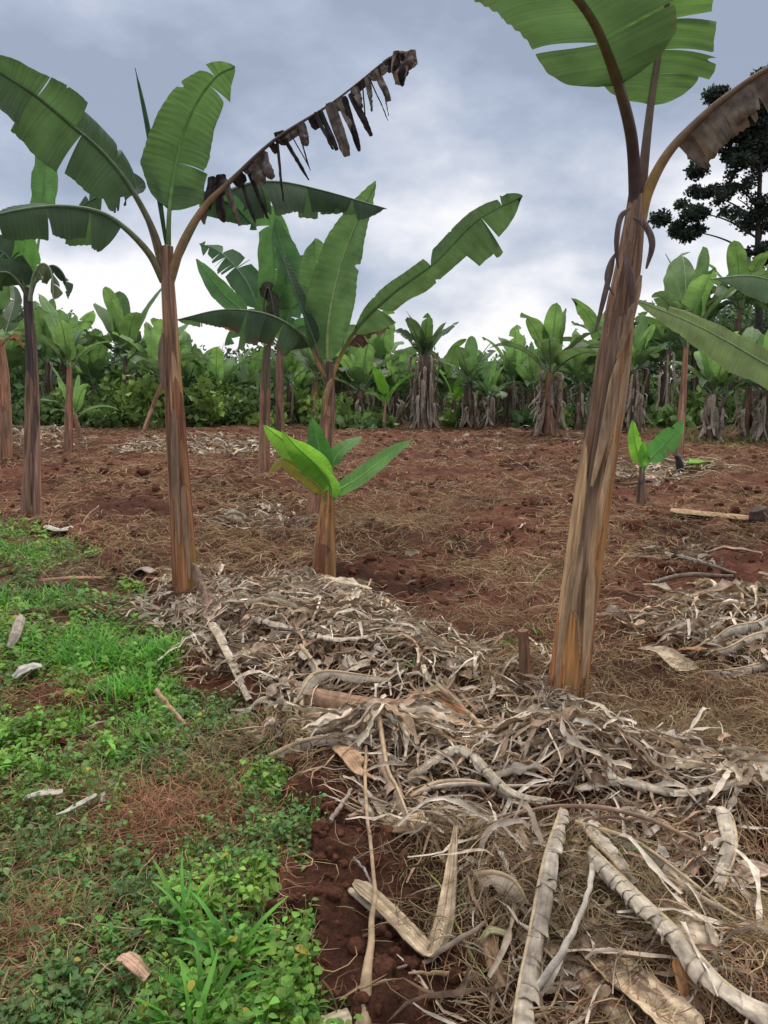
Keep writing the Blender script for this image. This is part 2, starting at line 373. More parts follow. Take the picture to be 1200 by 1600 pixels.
def strip(m, ctrl, W, curl=0.6, n=30, mv=6, nref=(0, 0, 1), col=GREY, taper=(0.15, 0.3), crum=0.1, seed=1, roll=(0, 0), streak=0.3, thick=0.0, ends=0.3):
    """a dry strip or sheath: curved cross section swept along a curve"""
    cv = spline(ctrl, n); T = nrm(np.gradient(cv, axis=0)); rf = np.broadcast_to(np.asarray(nref, float), T.shape)
    Nn = nrm(rf - T * (rf * T).sum(-1, keepdims=True)); B = np.cross(T, Nn); t = np.linspace(0, 1, n)
    ra = roll[0] + (roll[1] - roll[0]) * t; B = rot(B, T, ra); Nn = rot(Nn, T, ra)
    wd = W * (1 - (1 - ends) * np.clip(1 - t / max(taper[0], 1e-3), 0, 1) ** 1.5) * (1 - (1 - ends) * np.clip((t - 1 + taper[1]) / max(taper[1], 1e-3), 0, 1) ** 1.5)
    s = np.linspace(-1, 1, mv); a = s * curl; cu = max(abs(curl), 1e-3)
    X = np.sin(a) / cu; Z = -(1 - np.cos(a)) / cu * np.sign(curl) if curl else 0 * a
    q = cv[:, None] + (wd[:, None] * X)[..., None] * B[:, None] + (wd[:, None] * Z)[..., None] * Nn[:, None]
    Lg = np.linalg.norm(np.diff(cv, axis=0), axis=1).sum(); al = (t * Lg)[:, None] + 0 * s
    cn = vn(np.stack([al / (W * 1.1), s[None] * 1.6 + 0 * al, al * 0 + seed * 3.7], -1), seed) + 0.5 * vn(np.stack([al / (W * .35), s[None] * 3 + 0 * al, al * 0 + seed], -1), seed)
    q = q + (crum * W * cn)[..., None] * Nn[:, None]
    k = 1 + streak * vn(np.stack([al * 3, s[None] * 11 + 0 * al, al * 0 + seed * 1.3], -1), seed) + (streak * .8 * vn(np.stack([al * 7, s[None] * 4 + 0 * al, al * 0 + seed * 2.3], -1), seed + 3) if mv > 12 else 0) + 0.12 * cn
    kc = np.array(col) * k[..., None]
    m.grid(q, kc[None])
    if thick > 0: m.grid((q - thick * Nn[:, None])[:, ::-1], (kc * 0.7)[None, :, ::-1])
    return m

# ------------------------------------------------------------------ pseudostem
def stem(parent, org, ctrl, rad, pal, topcol=None, seed=1, nh=170, na=72, sheaths=16, twist=0.5, label=None, layer=0.0017, tophi=0.85, blotch=0.4, name='pseudostem'):
    rg = np.random.default_rng(seed); cv = spline(ctrl, nh); t = np.linspace(0, 1, nh)
    r = np.interp(t, np.linspace(0, 1, len(rad)), rad); T = nrm(np.gradient(cv, axis=0))
    B = nrm(np.cross(T, np.broadcast_to([0., -1, 0], T.shape))); Nn = np.cross(B, T)
    a = np.linspace(0, 2 * pi, na, endpoint=False)
    Ln = np.linalg.norm(np.diff(cv, axis=0), axis=1).sum()
    A = a[None] + 0 * t[:, None]; H = t[:, None] + 0 * A
    rr = r[:, None] * (1 + 0.035 * np.sin(2 * A + seed) + 0.02 * np.sin(3 * A + seed * 2 + 3 * H))
    pal = np.array(pal, float); col = np.broadcast_to(np.array(topcol if topcol is not None else pal[0]), A.shape + (3,)).copy()
    hs = np.sort(rg.uniform(0.12, 1, sheaths) ** .8 * (tophi + .1))[::-1]
    for k in range(sheaths):
        c0 = rg.uniform(0, 2 * pi); wk = rg.uniform(0.3, 1.2)
        d = np.abs((A - c0 - twist * H * rg.uniform(-1, 1) + pi) % (2 * pi) - pi) + 0.05 * vn2(H * 12, A * 0 + k, 1.0, seed)
        top = hs[k] + 0.02 * vn2(A * 3, A * 0 + k, 1.0, seed + k) - 0.10 * (d / wk) ** 2
        inn = (d < wk) & (H < top)
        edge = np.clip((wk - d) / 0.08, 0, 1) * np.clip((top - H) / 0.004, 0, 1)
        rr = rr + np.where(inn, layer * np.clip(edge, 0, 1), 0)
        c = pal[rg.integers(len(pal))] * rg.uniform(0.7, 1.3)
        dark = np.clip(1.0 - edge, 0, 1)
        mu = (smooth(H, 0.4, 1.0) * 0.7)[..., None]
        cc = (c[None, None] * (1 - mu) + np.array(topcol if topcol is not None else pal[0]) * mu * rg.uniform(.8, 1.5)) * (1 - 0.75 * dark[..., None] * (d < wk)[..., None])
        col = np.where(inn[..., None], cc, col)
    st = vn(np.stack([np.cos(A) * 9, np.sin(A) * 9, H * Ln * 1.6], -1), seed) + 0.7 * vn(np.stack([np.cos(A) * 22, np.sin(A) * 22, H * Ln * 3], -1), seed + 1)
    col = col * (1 + 0.38 * st)[..., None]
    bl = smooth(vn(np.stack([np.cos(A) * 2.2, np.sin(A) * 2.2, H * Ln * 3.5], -1), seed + 4) + 0.35 * st, 0.35, 0.75)[..., None] * blotch
    col = col * (1 - bl) + np.array([0.035, 0.022, 0.016]) * bl
    rr = rr * (1 + 0.012 * st)
    g = cv[:, None] + rr[..., None] * (np.cos(A)[..., None] * B[:, None] + np.sin(A)[..., None] * Nn[:, None])
    m = MB(); m.grid(g, col[None], wrap=True)
    # closed top
    cap = np.concatenate([g[-1:], np.broadcast_to(cv[-1] + T[-1] * r[-1] * 0.4, g[-1:].shape)]); m.grid(cap, np.broadcast_to(col[-1], cap.shape)[None], wrap=True)
    o = m.build(name, M['stem'], parent, org)
    if label: o['label'] = label
    return o
TAN = [(0.42, 0.22, 0.09), (0.36, 0.165, 0.075), (0.46, 0.29, 0.16), (0.28, 0.115, 0.06), (0.44, 0.25, 0.08)]
PINK = [(0.38, 0.20, 0.12), (0.30, 0.155, 0.10), (0.42, 0.26, 0.16), (0.25, 0.15, 0.10)]
DARK = [(0.17, 0.11, 0.085), (0.12, 0.075, 0.06), (0.22, 0.14, 0.10), (0.25, 0.14, 0.085)]

def fray(parent, org, pts, seed, name='dry_sheath', W=0.03, col=(0.26, 0.17, 0.11), label=None, curl=0.9, n=26, crum=.10, m='stem'):
    mb = MB()
    for i, p in enumerate(pts): strip(mb, p, W * (1 + 0.3 * math.sin(i * 2.1)), curl, n, 6, nref=(0, -1, 0.1), col=np.array(col) * (0.8 + 0.35 * ((i * 37) % 5) / 4), seed=seed + i, crum=crum, taper=(.2, .5))
    o = mb.build(name, M[m], parent, org)
    if label: o['label'] = label
    return o

# ================================================================== HERO PLANT: left (big)
def PP(pts, Y): return [P(u, v, Y + d) for u, v, d in pts]
def plant_left():
    g = G(291, 935); Y = float(g[1]); e = empty('banana_plant', g, 'tall banana plant left of centre, orange-brown stem, tattered dead leaf reaching up right', 'banana plant')
    b = g.copy(); b[2] -= 0.06
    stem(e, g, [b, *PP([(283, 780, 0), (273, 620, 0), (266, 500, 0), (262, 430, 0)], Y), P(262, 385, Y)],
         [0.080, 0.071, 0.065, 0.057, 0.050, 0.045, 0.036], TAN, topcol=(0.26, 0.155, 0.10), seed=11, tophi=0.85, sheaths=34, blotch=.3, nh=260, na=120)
    PT = (0.20, 0.16, 0.075)
    leaf(e, g, PP([(258, 440, 0), (243, 370, -.02), (205, 295, -.1), (160, 238, -.25), (105, 190, -.45), (40, 138, -.7), (-40, 90, -.8)], Y), 0.19, p0=0.33, roll=(0.3, -0.4),
         fold=(-0.15, -0.35), curl=(-.2, -.5), wl=1.15, wr=.9, breaks=([0.40, 0.72], [0.45, 0.70]), gap=.05, jit=.45, col=GREEN, seed=21, petiole=(0.14, 0.10, 0.055), rr=(0.028, 0.006), base=.22, brown=.1, tip=(.5, .7), label='long dark green leaf reaching up to the left edge')
    leaf(e, g, PP([(256, 440, 0), (232, 395, -.05), (190, 352, -.12), (150, 330, -.2), (90, 322, -.35), (20, 330, -.5), (-60, 352, -.6)], Y), 0.21, p0=0.30, nref=(0, -.45, 1), roll=(0, 0),
         fold=(-.55, -.55), curl=(-.5, -.4), droop=.35, wl=1.1, wr=.9, breaks=([.22, .50, .8], [.3, .38, .46, .8]), gap=.1, jit=.4, col=GREEN, seed=22, petiole=(0.16, 0.15, 0.075), rr=(0.026, 0.006), base=.12, brown=.12, label='leaf spreading left with a drooping torn lower half')
    leaf(e, g, PP([(250, 410, .1), (232, 350, .18), (208, 298, .25), (178, 296, .35), (120, 325, .5)], Y), 0.13, p0=.45, roll=(.2, .5), fold=(-.3, -.3), col=DEEP, breaks=([.3, .45, .6], [.3, .42, .55, .68, .8]), gap=.35, seed=23, rr=(0.018, 0.004), brown=.2)
    # rolled new leaf
    m = MB(); cv = spline(PP([(262, 400, 0), (252, 330, 0), (238, 240, 0), (225, 170, 0), (211, 106, 0)], Y), 60); tt = np.linspace(0, 1, 60)
    rad = 0.005 + 0.013 * np.sin(np.clip(tt * 1.05, 0, 1) * pi) ** .7; rad[-6:] *= np.linspace(1, .4, 6)
    tube(m, cv, rad, np.array([0.05, 0.12, 0.05]) * (1 + .2 * np.sin(tt * 60))[:, None], 10); m.build('rolled_leaf', M['leaf'], e, g)
    leaf(e, g, PP([(263, 420, 0), (264, 340, 0), (270, 285, .02), (283, 220, 0), (305, 165, -.05), (338, 120, -.1), (368, 104, -.12)], Y), 0.225, p0=.26, roll=(0, .2), fold=(.1, -.1), curl=(.15, -.2),
         wl=.95, wr=1.1, breaks=([.86], [.16, .30, .80]), gap=.10, jit=.25, col=(0.085, 0.158, 0.062), seed=24, ribcol=(0.17, 0.32, 0.10), petiole=(0.10, 0.17, 0.06), rr=(0.02, 0.006), tip=(.42, .75), base=.25, brown=.12, label='broad light green leaf standing upright')
    # dead leaf
    mid = PP([(262, 450, 0), (282, 385, -.03), (318, 325, -.05), (360, 283, -.05), (430, 218, 0), (520, 160, .05), (600, 97, .1), (628, 80, .12), (648, 92, .12)], Y)
    m = MB(); cv = spline(mid, 100); tt = np.linspace(0, 1, 100)
    rg = np.random.default_rng(5); DB = (0.034, 0.028, 0.030); DL = (0.15, 0.125, 0.115)
    def hang(u, v, dx, ln, w, c, sd):
        p0 = P(u, v, Y); s = Y / F
        ln *= rg.uniform(.75, 1.25); dx += rg.uniform(-4, 4)
        pts = [p0, p0 + np.array([dx * .35 * s, .01, -ln * .35 * s]), p0 + np.array([dx * .7 * s, -.01, -ln * .7 * s]), p0 + np.array([dx * s, .03, -ln * s])]
        strip(m, pts, w * s * (.55 if ln > 45 else .8) * rg.uniform(.6, 1.5), rg.uniform(.3, 1.3), 26, 7, nref=(0.2, -1, 0), col=c, seed=sd, crum=.32, roll=(0, rg.uniform(-1.2, 1.2)), taper=(.05, rg.uniform(.03, .35)), ends=rg.uniform(.2, .8), streak=.6)
    data = [(338, 285, 8, 48, 14, DB), (350, 280, 18, 52, 14, DL), (325, 300, -10, 45, 13, DL), (333, 275, -4, 40, 12, DB), (345, 272, 5, 30, 13, DB), (372, 268, 25, 62, 7, DB), (385, 260, 32, 60, 5, DB), (392, 250, 15, 35, 13, DL), (405, 240, 20, 28, 14, DL), (412, 236, 2, 30, 7, DL),
            (432, 212, 8, 78, 4, DB), (440, 208, 38, 66, 5, DB), (452, 205, 30, 62, 3, DB), (464, 196, 18, 62, 4, DB), (470, 192, 10, 35, 8, DL), (436, 205, 3, 20, 12, DB),
            (492, 175, 30, 66, 9, DB), (500, 172, 25, 45, 8, DB), (515, 160, 25, 66, 12, DL), (528, 155, 28, 62, 12, DL), (538, 150, 22, 72, 9, DB), (548, 145, 28, 66, 8, DB), (553, 135, 14, 28, 13, DL),
            (566, 125, 8, 62, 3, DB), (576, 118, 25, 60, 3, DB), (574, 118, 8, 38, 12, DL), (588, 108, 14, 34, 9, DL), (592, 102, 16, 58, 3, DB)]
    for i, (u, v, dx, ln, w_, c) in enumerate(data): hang(u, v, dx, ln, w_, np.array(c) * rg.uniform(.8, 1.25), 300 + i)
    for i, (dx, ln, w_) in enumerate([(-8, 42, 12), (2, 45, 15), (10, 28, 12), (-14, 26, 10), (14, 16, 9)]): hang(632 + dx * .4, 80 + i % 2 * 3, dx, ln, w_, [DL, DB][i % 2] if i else (0.22, 0.17, 0.13), 350 + i)
    for q in range(9):
        a_, b_ = 34 + q * 7 + rg.integers(-1, 3), 34 + q * 7 + rg.integers(5, 10); b_ = min(b_, 97)
        hw = rg.uniform(5, 12) * Y / F
        if b_ - a_ > 3: strip(m, cv[a_:b_:2] + np.array([0, .01, -hw * .8]), hw, .8, 24, 7, nref=(.4, -1, 0), col=np.array([DB, DL][q % 2]) * rg.uniform(.8, 1.3), seed=370 + q, crum=.35, taper=(.2, .2), ends=.3, streak=.6)
    d = m.build('dead_leaf', M['dead'], e, g); d['label'] = 'tattered dead leaf of black and brown hanging strips reaching up right'
    m = MB(); rad = np.interp(tt, [0, .25, .4, .7, 1], [.026, .021, .013, .007, .003])
    u = smooth(tt, .22, .42)[:, None]; tube(m, cv, rad, np.array([0.30, 0.20, 0.10]) * (1 - u) + np.array([0.075, 0.05, 0.042]) * u, 8); m.build('midrib', M['rib'], d, g)
    leaf(e, g, PP([(268, 440, .05), (290, 375, .15), (325, 325, .3), (372, 292, .45), (430, 284, .55), (500, 297, .65), (606, 327, .75)], Y), 0.20, p0=.33, nref=(0, -.25, 1), roll=(.0, .0), fold=(-.9, -.95), curl=(-.7, -.5),
         droop=.25, breaks=([.12, .2, .35, .5, .62, .75, .85], [.1, .28, .3, .55, .8]), gap=.22, jit=.2, col=(0.055, 0.102, 0.055), seed=26, rr=(0.022, 0.005), petiole=(0.24, 0.17, 0.07), brown=.2, label='dark leaf arching to the right behind the dead one')
    leaf(e, g, PP([(272, 420, .1), (310, 345, .2), (335, 315, .25), (365, 322, .3), (402, 360, .3)], Y), 0.11, p0=.45, roll=(.3, .2), col=(0.045, 0.11, 0.05), seed=27, tear=(1, 1), rr=(0.016, 0.005), brown=.2)
    fray(e, g, [PP([(255, 520, -.07), (252, 560, -.08), (256, 610, -.09)], Y), PP([(300, 880, -.08), (312, 915, -.13), (322, 930, -.17)], Y), PP([(285, 760, -.10), (290, 830, -.105), (296, 905, -.11)], Y), PP([(271, 640, -.095), (274, 760, -.105), (280, 850, -.11)], Y)], 60)
plant_left()

# ================================================================== HERO PLANT: right (nearest, leaning)
def plant_right():
    g = G(884, 1100); Y = float(g[1]); e = empty('banana_plant', g, 'nearest banana plant on the right, leaning brown stem splitting into three long stalks', 'banana plant')
    b = g.copy(); b[2] -= 0.06
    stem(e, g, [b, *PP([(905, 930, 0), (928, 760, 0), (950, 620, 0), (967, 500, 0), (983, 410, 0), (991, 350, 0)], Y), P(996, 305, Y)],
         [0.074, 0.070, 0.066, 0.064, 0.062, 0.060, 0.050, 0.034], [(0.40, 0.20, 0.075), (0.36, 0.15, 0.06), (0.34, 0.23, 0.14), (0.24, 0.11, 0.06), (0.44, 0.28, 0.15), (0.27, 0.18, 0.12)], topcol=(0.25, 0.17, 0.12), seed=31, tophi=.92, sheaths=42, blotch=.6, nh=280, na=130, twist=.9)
    DP = (0.085, 0.055, 0.06)
    leaf(e, g, PP([(992, 345, 0), (992, 290, -.02), (985, 205, -.12), (957, 105, -.3), (918, 20, -.55), (845, -55, -.85), (740, -115, -1.15), (620, -150, -1.4)], Y), 0.30, p0=.27, nref=(-.1, -.5, -1), roll=(0, .1), fold=(-.2, -.1), curl=(-.25, -.3), droop=.25, wl=1.1, wr=1.0,
         breaks=([.14, .72], [.15, .62]), gap=.03, jit=.15, col=GREEN, seed=41, ribcol=(0.13, 0.12, 0.06), petiole=DP, rr=(0.030, 0.007), base=.10, brown=.12, label='huge leaf arching over the top edge to the left')
    leaf(e, g, PP([(998, 350, 0), (1005, 270, .02), (1016, 170, .02), (1028, 90, .0), (1042, 10, -.05), (1052, -110, -.15), (1050, -230, -.35)], Y), 0.25, p0=.35, roll=(0, .15), fold=(.12, .05), curl=(.1, -.2), wl=.95, wr=.85,
         breaks=([.5], [.14, .24, .36, .7]), gap=.07, jit=.3, col=(0.090, 0.165, 0.055), seed=42, ribcol=(0.14, 0.11, 0.07), petiole=(0.12, 0.075, 0.06), rr=(0.026, 0.007), base=.2, brown=.12, label='upright leaf with its tip above the frame')
    # right stalk with dead leaf
    leaf(e, g, PP([(998, 355, 0), (1012, 300, -.02), (1045, 238, -.06), (1100, 180, -.12), (1150, 140, -.2), (1205, 105, -.28), (1290, 75, -.35), (1380, 90, -.4)], Y), 0.105, p0=.30, nref=(0, -.5, 1), fold=(-1.1, -1.2), curl=(-.8, -.6), droop=.45, wl=1.2, wr=1.3,
         tear=(9, 12), gap=.2, jit=.3, col=(0.20, 0.165, 0.14), seed=43, ribcol=(0.24, 0.17, 0.12), petiole=(0.36, 0.23, 0.08), rr=(0.028, 0.006), base=.06, brown=.8, name='dead_leaf', m='dead', corr=2, label='withered brown leaf on a yellow stalk at the right edge')
    c = (0.15, 0.105, 0.095)
    fray(e, g, [PP([(985, 325, -.07), (970, 340, -.09), (964, 380, -.10), (966, 420, -.10)], Y), PP([(990, 340, -.07), (1008, 350, -.09), (1020, 380, -.10), (1010, 420, -.09)], Y),
                PP([(965, 392, -.09), (952, 415, -.10), (948, 440, -.10), (960, 462, -.10)], Y), PP([(960, 400, -.09), (948, 450, -.11), (938, 490, -.11), (930, 520, -.10)], Y),
                PP([(975, 395, -.09), (988, 440, -.11), (985, 490, -.10), (972, 530, -.10)], Y)], 70, W=0.013, col=c, name='dry_strip')
    fray(e, g, [PP([(1002, 430, -.09), (985, 500, -.11), (965, 560, -.11)], Y), PP([(968, 560, -.11), (945, 680, -.11), (925, 760, -.12)], Y),
                PP([(960, 690, -.10), (938, 800, -.12), (925, 880, -.12)], Y), PP([(900, 870, -.12), (880, 980, -.12), (868, 1085, -.13)], Y), PP([(926, 880, -.12), (920, 980, -.12), (912, 1060, -.13)], Y),
                PP([(862, 1085, -.13), (855, 1110, -.16), (850, 1150, -.2)], Y)], 80, W=0.020, col=(0.40, 0.27, 0.16), curl=1.0)
plant_right()

# ================================================================== centre sucker (bright) and plant behind it
def sucker():
    g = G(505, 908); Y = float(g[1]); e = empty('banana_sucker', g, 'young banana plant in the centre with bright green leaves low on a brown stem', 'banana plant')
    b = g.copy(); b[2] -= .05
    stem(e, g, [b, *PP([(508, 850, 0), (511, 800, 0)], Y), P(513, 762, Y)], [0.090, 0.078, 0.062, 0.036], TAN, seed=51, sheaths=10, nh=90, na=60, blotch=.25)
    bc = (0.19, 0.38, 0.06)
    k = dict(petiole=(0.12, 0.25, 0.06), rr=(0.014, 0.003), brown=.04, edge=.06, n=60, corr=.8)
    leaf(e, g, PP([(513, 785, 0), (500, 735, -.02), (478, 712, -.06), (448, 692, -.12), (412, 664, -.2)], Y), 0.105, p0=.2, roll=(.2, -.5), fold=(.2, .3), col=bc, seed=1, ribcol=(0.2, 0.42, 0.1), **k)
    leaf(e, g, PP([(514, 790, 0), (516, 760, -.05), (495, 728, -.12), (465, 700, -.2), (440, 672, -.28)], Y), 0.10, p0=.1, roll=(-.3, -.8), fold=(.35, .3), col=(0.165, 0.33, 0.055), seed=2, ribcol=(0.2, 0.42, 0.1), **k)
    leaf(e, g, PP([(516, 790, 0), (528, 768, -.02), (560, 748, -.08), (600, 718, -.14), (643, 688, -.2)], Y), 0.125, p0=.14, nref=(-.15, -.6, 1), roll=(0, 0), fold=(.1, .15), col=(0.14, 0.32, 0.075), seed=3, ribcol=(0.22, 0.42, 0.12), **k)
    leaf(e, g, PP([(511, 780, .02), (505, 730, .1), (496, 690, .15), (487, 652, .18)], Y), 0.09, p0=.3, col=(0.07, 0.2, 0.04), seed=4, ribcol=(0.15, 0.3, 0.08), **k)
    leaf(e, g, PP([(514, 775, .05), (520, 725, .15), (538, 700, .2), (566, 682, .3)], Y), 0.075, p0=.4, nref=(0, -.5, 1), col=(0.10, 0.26, 0.06), seed=5, ribcol=(0.2, 0.35, 0.1), **k)
    leaf(e, g, PP([(512, 790, -.02), (500, 762, -.08), (470, 738, -.14), (440, 722, -.18), (420, 740, -.2)], Y), 0.08, p0=.18, nref=(0, -.7, 1), fold=(-.2, -.3), col=(0.30, 0.26, 0.05), seed=6, ribcol=(0.3, 0.3, 0.08), petiole=(0.2, 0.25, 0.07), rr=(0.012, 0.003), brown=1.1, label='yellowing leaf with brown scorched tip drooping left')
sucker()

def plant_center():
    g = G(490, 800); Y = float(g[1]); e = empty('banana_plant', g, 'banana plant right behind the bright young one, with a long curved leaf reaching right', 'banana plant')
    b = g.copy(); b[2] -= .05
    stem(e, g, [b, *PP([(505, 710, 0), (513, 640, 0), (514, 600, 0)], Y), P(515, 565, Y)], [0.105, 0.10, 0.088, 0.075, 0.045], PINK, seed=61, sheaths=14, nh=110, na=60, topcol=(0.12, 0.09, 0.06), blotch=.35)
    leaf(e, g, PP([(514, 600, 0), (512, 520, -.02), (528, 430, -.05), (556, 350, -.1), (588, 283, -.2)], Y), 0.32, p0=.12, roll=(-.3, -.75), fold=(.5, .25), curl=(.2, 0), wl=.95, wr=.95, col=(0.105, 0.19, 0.075), seed=62, ribcol=(0.3, 0.42, 0.16), petiole=(0.25, 0.24, 0.08), rr=(0.03, 0.006), tip=(.3, .8), base=.3, brown=.08, label='tall pale green leaf standing upright')
    leaf(e, g, PP([(512, 600, .02), (500, 530, .1), (494, 460, .15), (492, 372, .2)], Y), 0.25, p0=.2, roll=(.2, .2), fold=(.1, .1), wl=.8, wr=.8, tear=(1, 0), col=(0.125, 0.235, 0.08), seed=63, ribcol=(0.22, 0.4, 0.12), rr=(0.024, 0.006), tip=(.6, .5), brown=.05, label='light green leaf standing upright on the left')
    leaf(e, g, PP([(515, 600, 0), (533, 555, 0), (562, 508, -.05), (615, 458, -.2), (680, 410, -.35), (745, 345, -.5), (818, 306, -.65)], Y), 0.31, p0=.2, roll=(.35, .15), fold=(-.1, -.2), curl=(-.3, -.2), droop=.1, wl=.55, wr=1.15,
         breaks=([.5, .9], [.18, .63, .73, .80]), gap=.16, jit=.3, col=(0.068, 0.118, 0.056), seed=64, ribcol=(0.09, 0.17, 0.06), petiole=(0.36, 0.24, 0.08), rr=(0.028, 0.006), tip=(.72, .6), base=.25, brown=.1, label='long dark leaf curving up to the right with a torn edge')
    leaf(e, g, PP([(510, 600, 0), (496, 560, -.03), (470, 522, -.1), (420, 492, -.25), (350, 484, -.4), (275, 500, -.5)], Y), 0.30, p0=.22, nref=(0, -.35, 1), fold=(-.8, -.85), curl=(-.5, -.5), droop=.2, wl=.9, wr=1.15, tear=(4, 8), gap=.2, jit=.15,
         col=(0.070, 0.125, 0.062), seed=65, ribcol=(0.12, 0.2, 0.09), petiole=(0.3, 0.22, 0.09), rr=(0.026, 0.006), base=.14, brown=1.0, label='greyish leaf arching left with a brown ragged edge')
    leaf(e, g, PP([(512, 600, -.02), (500, 560, -.1), (482, 510, -.12), (458, 450, -.1), (438, 390, 0)], Y), 0.13, p0=.3, roll=(.9, .9), fold=(.5, .2), col=DEEP, seed=66, rr=(0.024, 0.006), petiole=(0.16, 0.12, 0.06), brown=.2)
    leaf(e, g, PP([(516, 600, .02), (530, 560, .1), (562, 520, .2), (598, 508, .3), (612, 515, .3)], Y), 0.14, p0=.45, nref=(0, -.3, 1), fold=(-1, -1), tear=(3, 4), gap=.4, col=(0.12, 0.075, 0.05), seed=67, rr=(0.02, 0.004), petiole=(0.35, 0.22, 0.07), name='dead_leaf', m='dead', brown=.9)
    # round flower bud hanging at the right
    fray(e, g, [PP([(508, 590, -.1), (498, 570, -.12), (488, 545, -.12)], Y), PP([(520, 590, -.1), (510, 615, -.13), (506, 650, -.13)], Y)], 90, W=.03, col=(0.30, 0.19, 0.09))
plant_center()

def plant_back_center():
    g = G(413, 738); Y = float(g[1]); e = empty('banana_plant', g, 'banana plant behind the centre one, thin grey-brown stem under upright torn leaves', 'banana plant')
    b = g.copy(); b[2] -= .05
    stem(e, g, [b, P(414, 640, Y), P(416, 570, Y), P(420, 520, Y)], [.095, .085, .08, .05], PINK, seed=71, nh=80, na=40, topcol=(0.12, 0.1, 0.06))
    k = dict(n=60, rr=(.026, .006))
    leaf(e, g, PP([(420, 540, 0), (422, 480, 0), (428, 410, 0), (418, 318, 0)], Y), .40, p0=.15, fold=(.1, .1), wl=.85, wr=.85, tear=(1, 1), gap=.12, col=(0.095, 0.21, 0.07), seed=72, tip=(.55, .6), brown=.08, **k)
    leaf(e, g, PP([(420, 540, 0), (425, 490, -.1), (450, 430, -.2), (436, 370, -.2), (430, 340, -.2)], Y), .28, p0=.3, fold=(.3, .3), roll=(.5, .5), col=(0.07, 0.16, 0.06), seed=73, brown=.1, **k)
    leaf(e, g, PP([(418, 540, 0), (405, 490, 0), (385, 440, .1), (345, 395, .2), (310, 380, .3)], Y), .33, p0=.25, fold=(-.2, -.2), roll=(.2, .4), tear=(8, 6), gap=.5, col=(0.055, 0.13, 0.055), seed=74, brown=.2, **k)
    leaf(e, g, PP([(416, 540, -.1), (395, 500, -.1), (350, 460, -.2), (306, 404, -.3)], Y), .17, p0=.35, fold=(.1, .1), roll=(.3, .3), col=(0.095, 0.22, 0.075), seed=75, brown=.05, **k)
    leaf(e, g, PP([(424, 540, .1), (440, 490, .2), (465, 430, .3), (480, 395, .5)], Y), .28, p0=.35, tear=(8, 8), gap=.55, col=(0.07, 0.15, 0.07), seed=76, brown=.2, **k)
    leaf(e, g, PP([(420, 530, -.2), (412, 480, -.3), (420, 450, -.4), (434, 520, -.4)], Y), .16, p0=.4, fold=(-.8, -.8), tear=(3, 3), col=(0.05, 0.055, 0.035), seed=77, brown=.9, m='dead', name='dead_leaf', **k)
    g2 = G(438, 690); Y2 = float(g2[1]); e2 = empty('banana_plant', g2, 'slim banana stem just right of the thin grey-brown one, leaves hidden among its leaves', 'banana plant')
    stem(e2, g2, [g2 - [0, 0, .05], P(437, 600, Y2), P(437, 545, Y2), P(438, 520, Y2)], [.12, .10, .09, .06], DARK, seed=78, nh=60, na=30)
    for i, c in enumerate([[(438, 540, 0), (452, 490, 0), (470, 440, 0), (468, 400, 0)], [(438, 540, 0), (440, 480, .2), (450, 430, .3), (462, 380, .4)], [(438, 540, 0), (400, 500, .2), (380, 510, .3), (350, 540, .3)], [(438, 540, 0), (470, 510, .2), (500, 520, .3), (520, 550, .3)]]):
        leaf(e2, g2, PP(c, Y2), .33, p0=.2, tear=(2, 2), col=(0.06, 0.14, 0.055), seed=80 + i, **k)
plant_back_center()

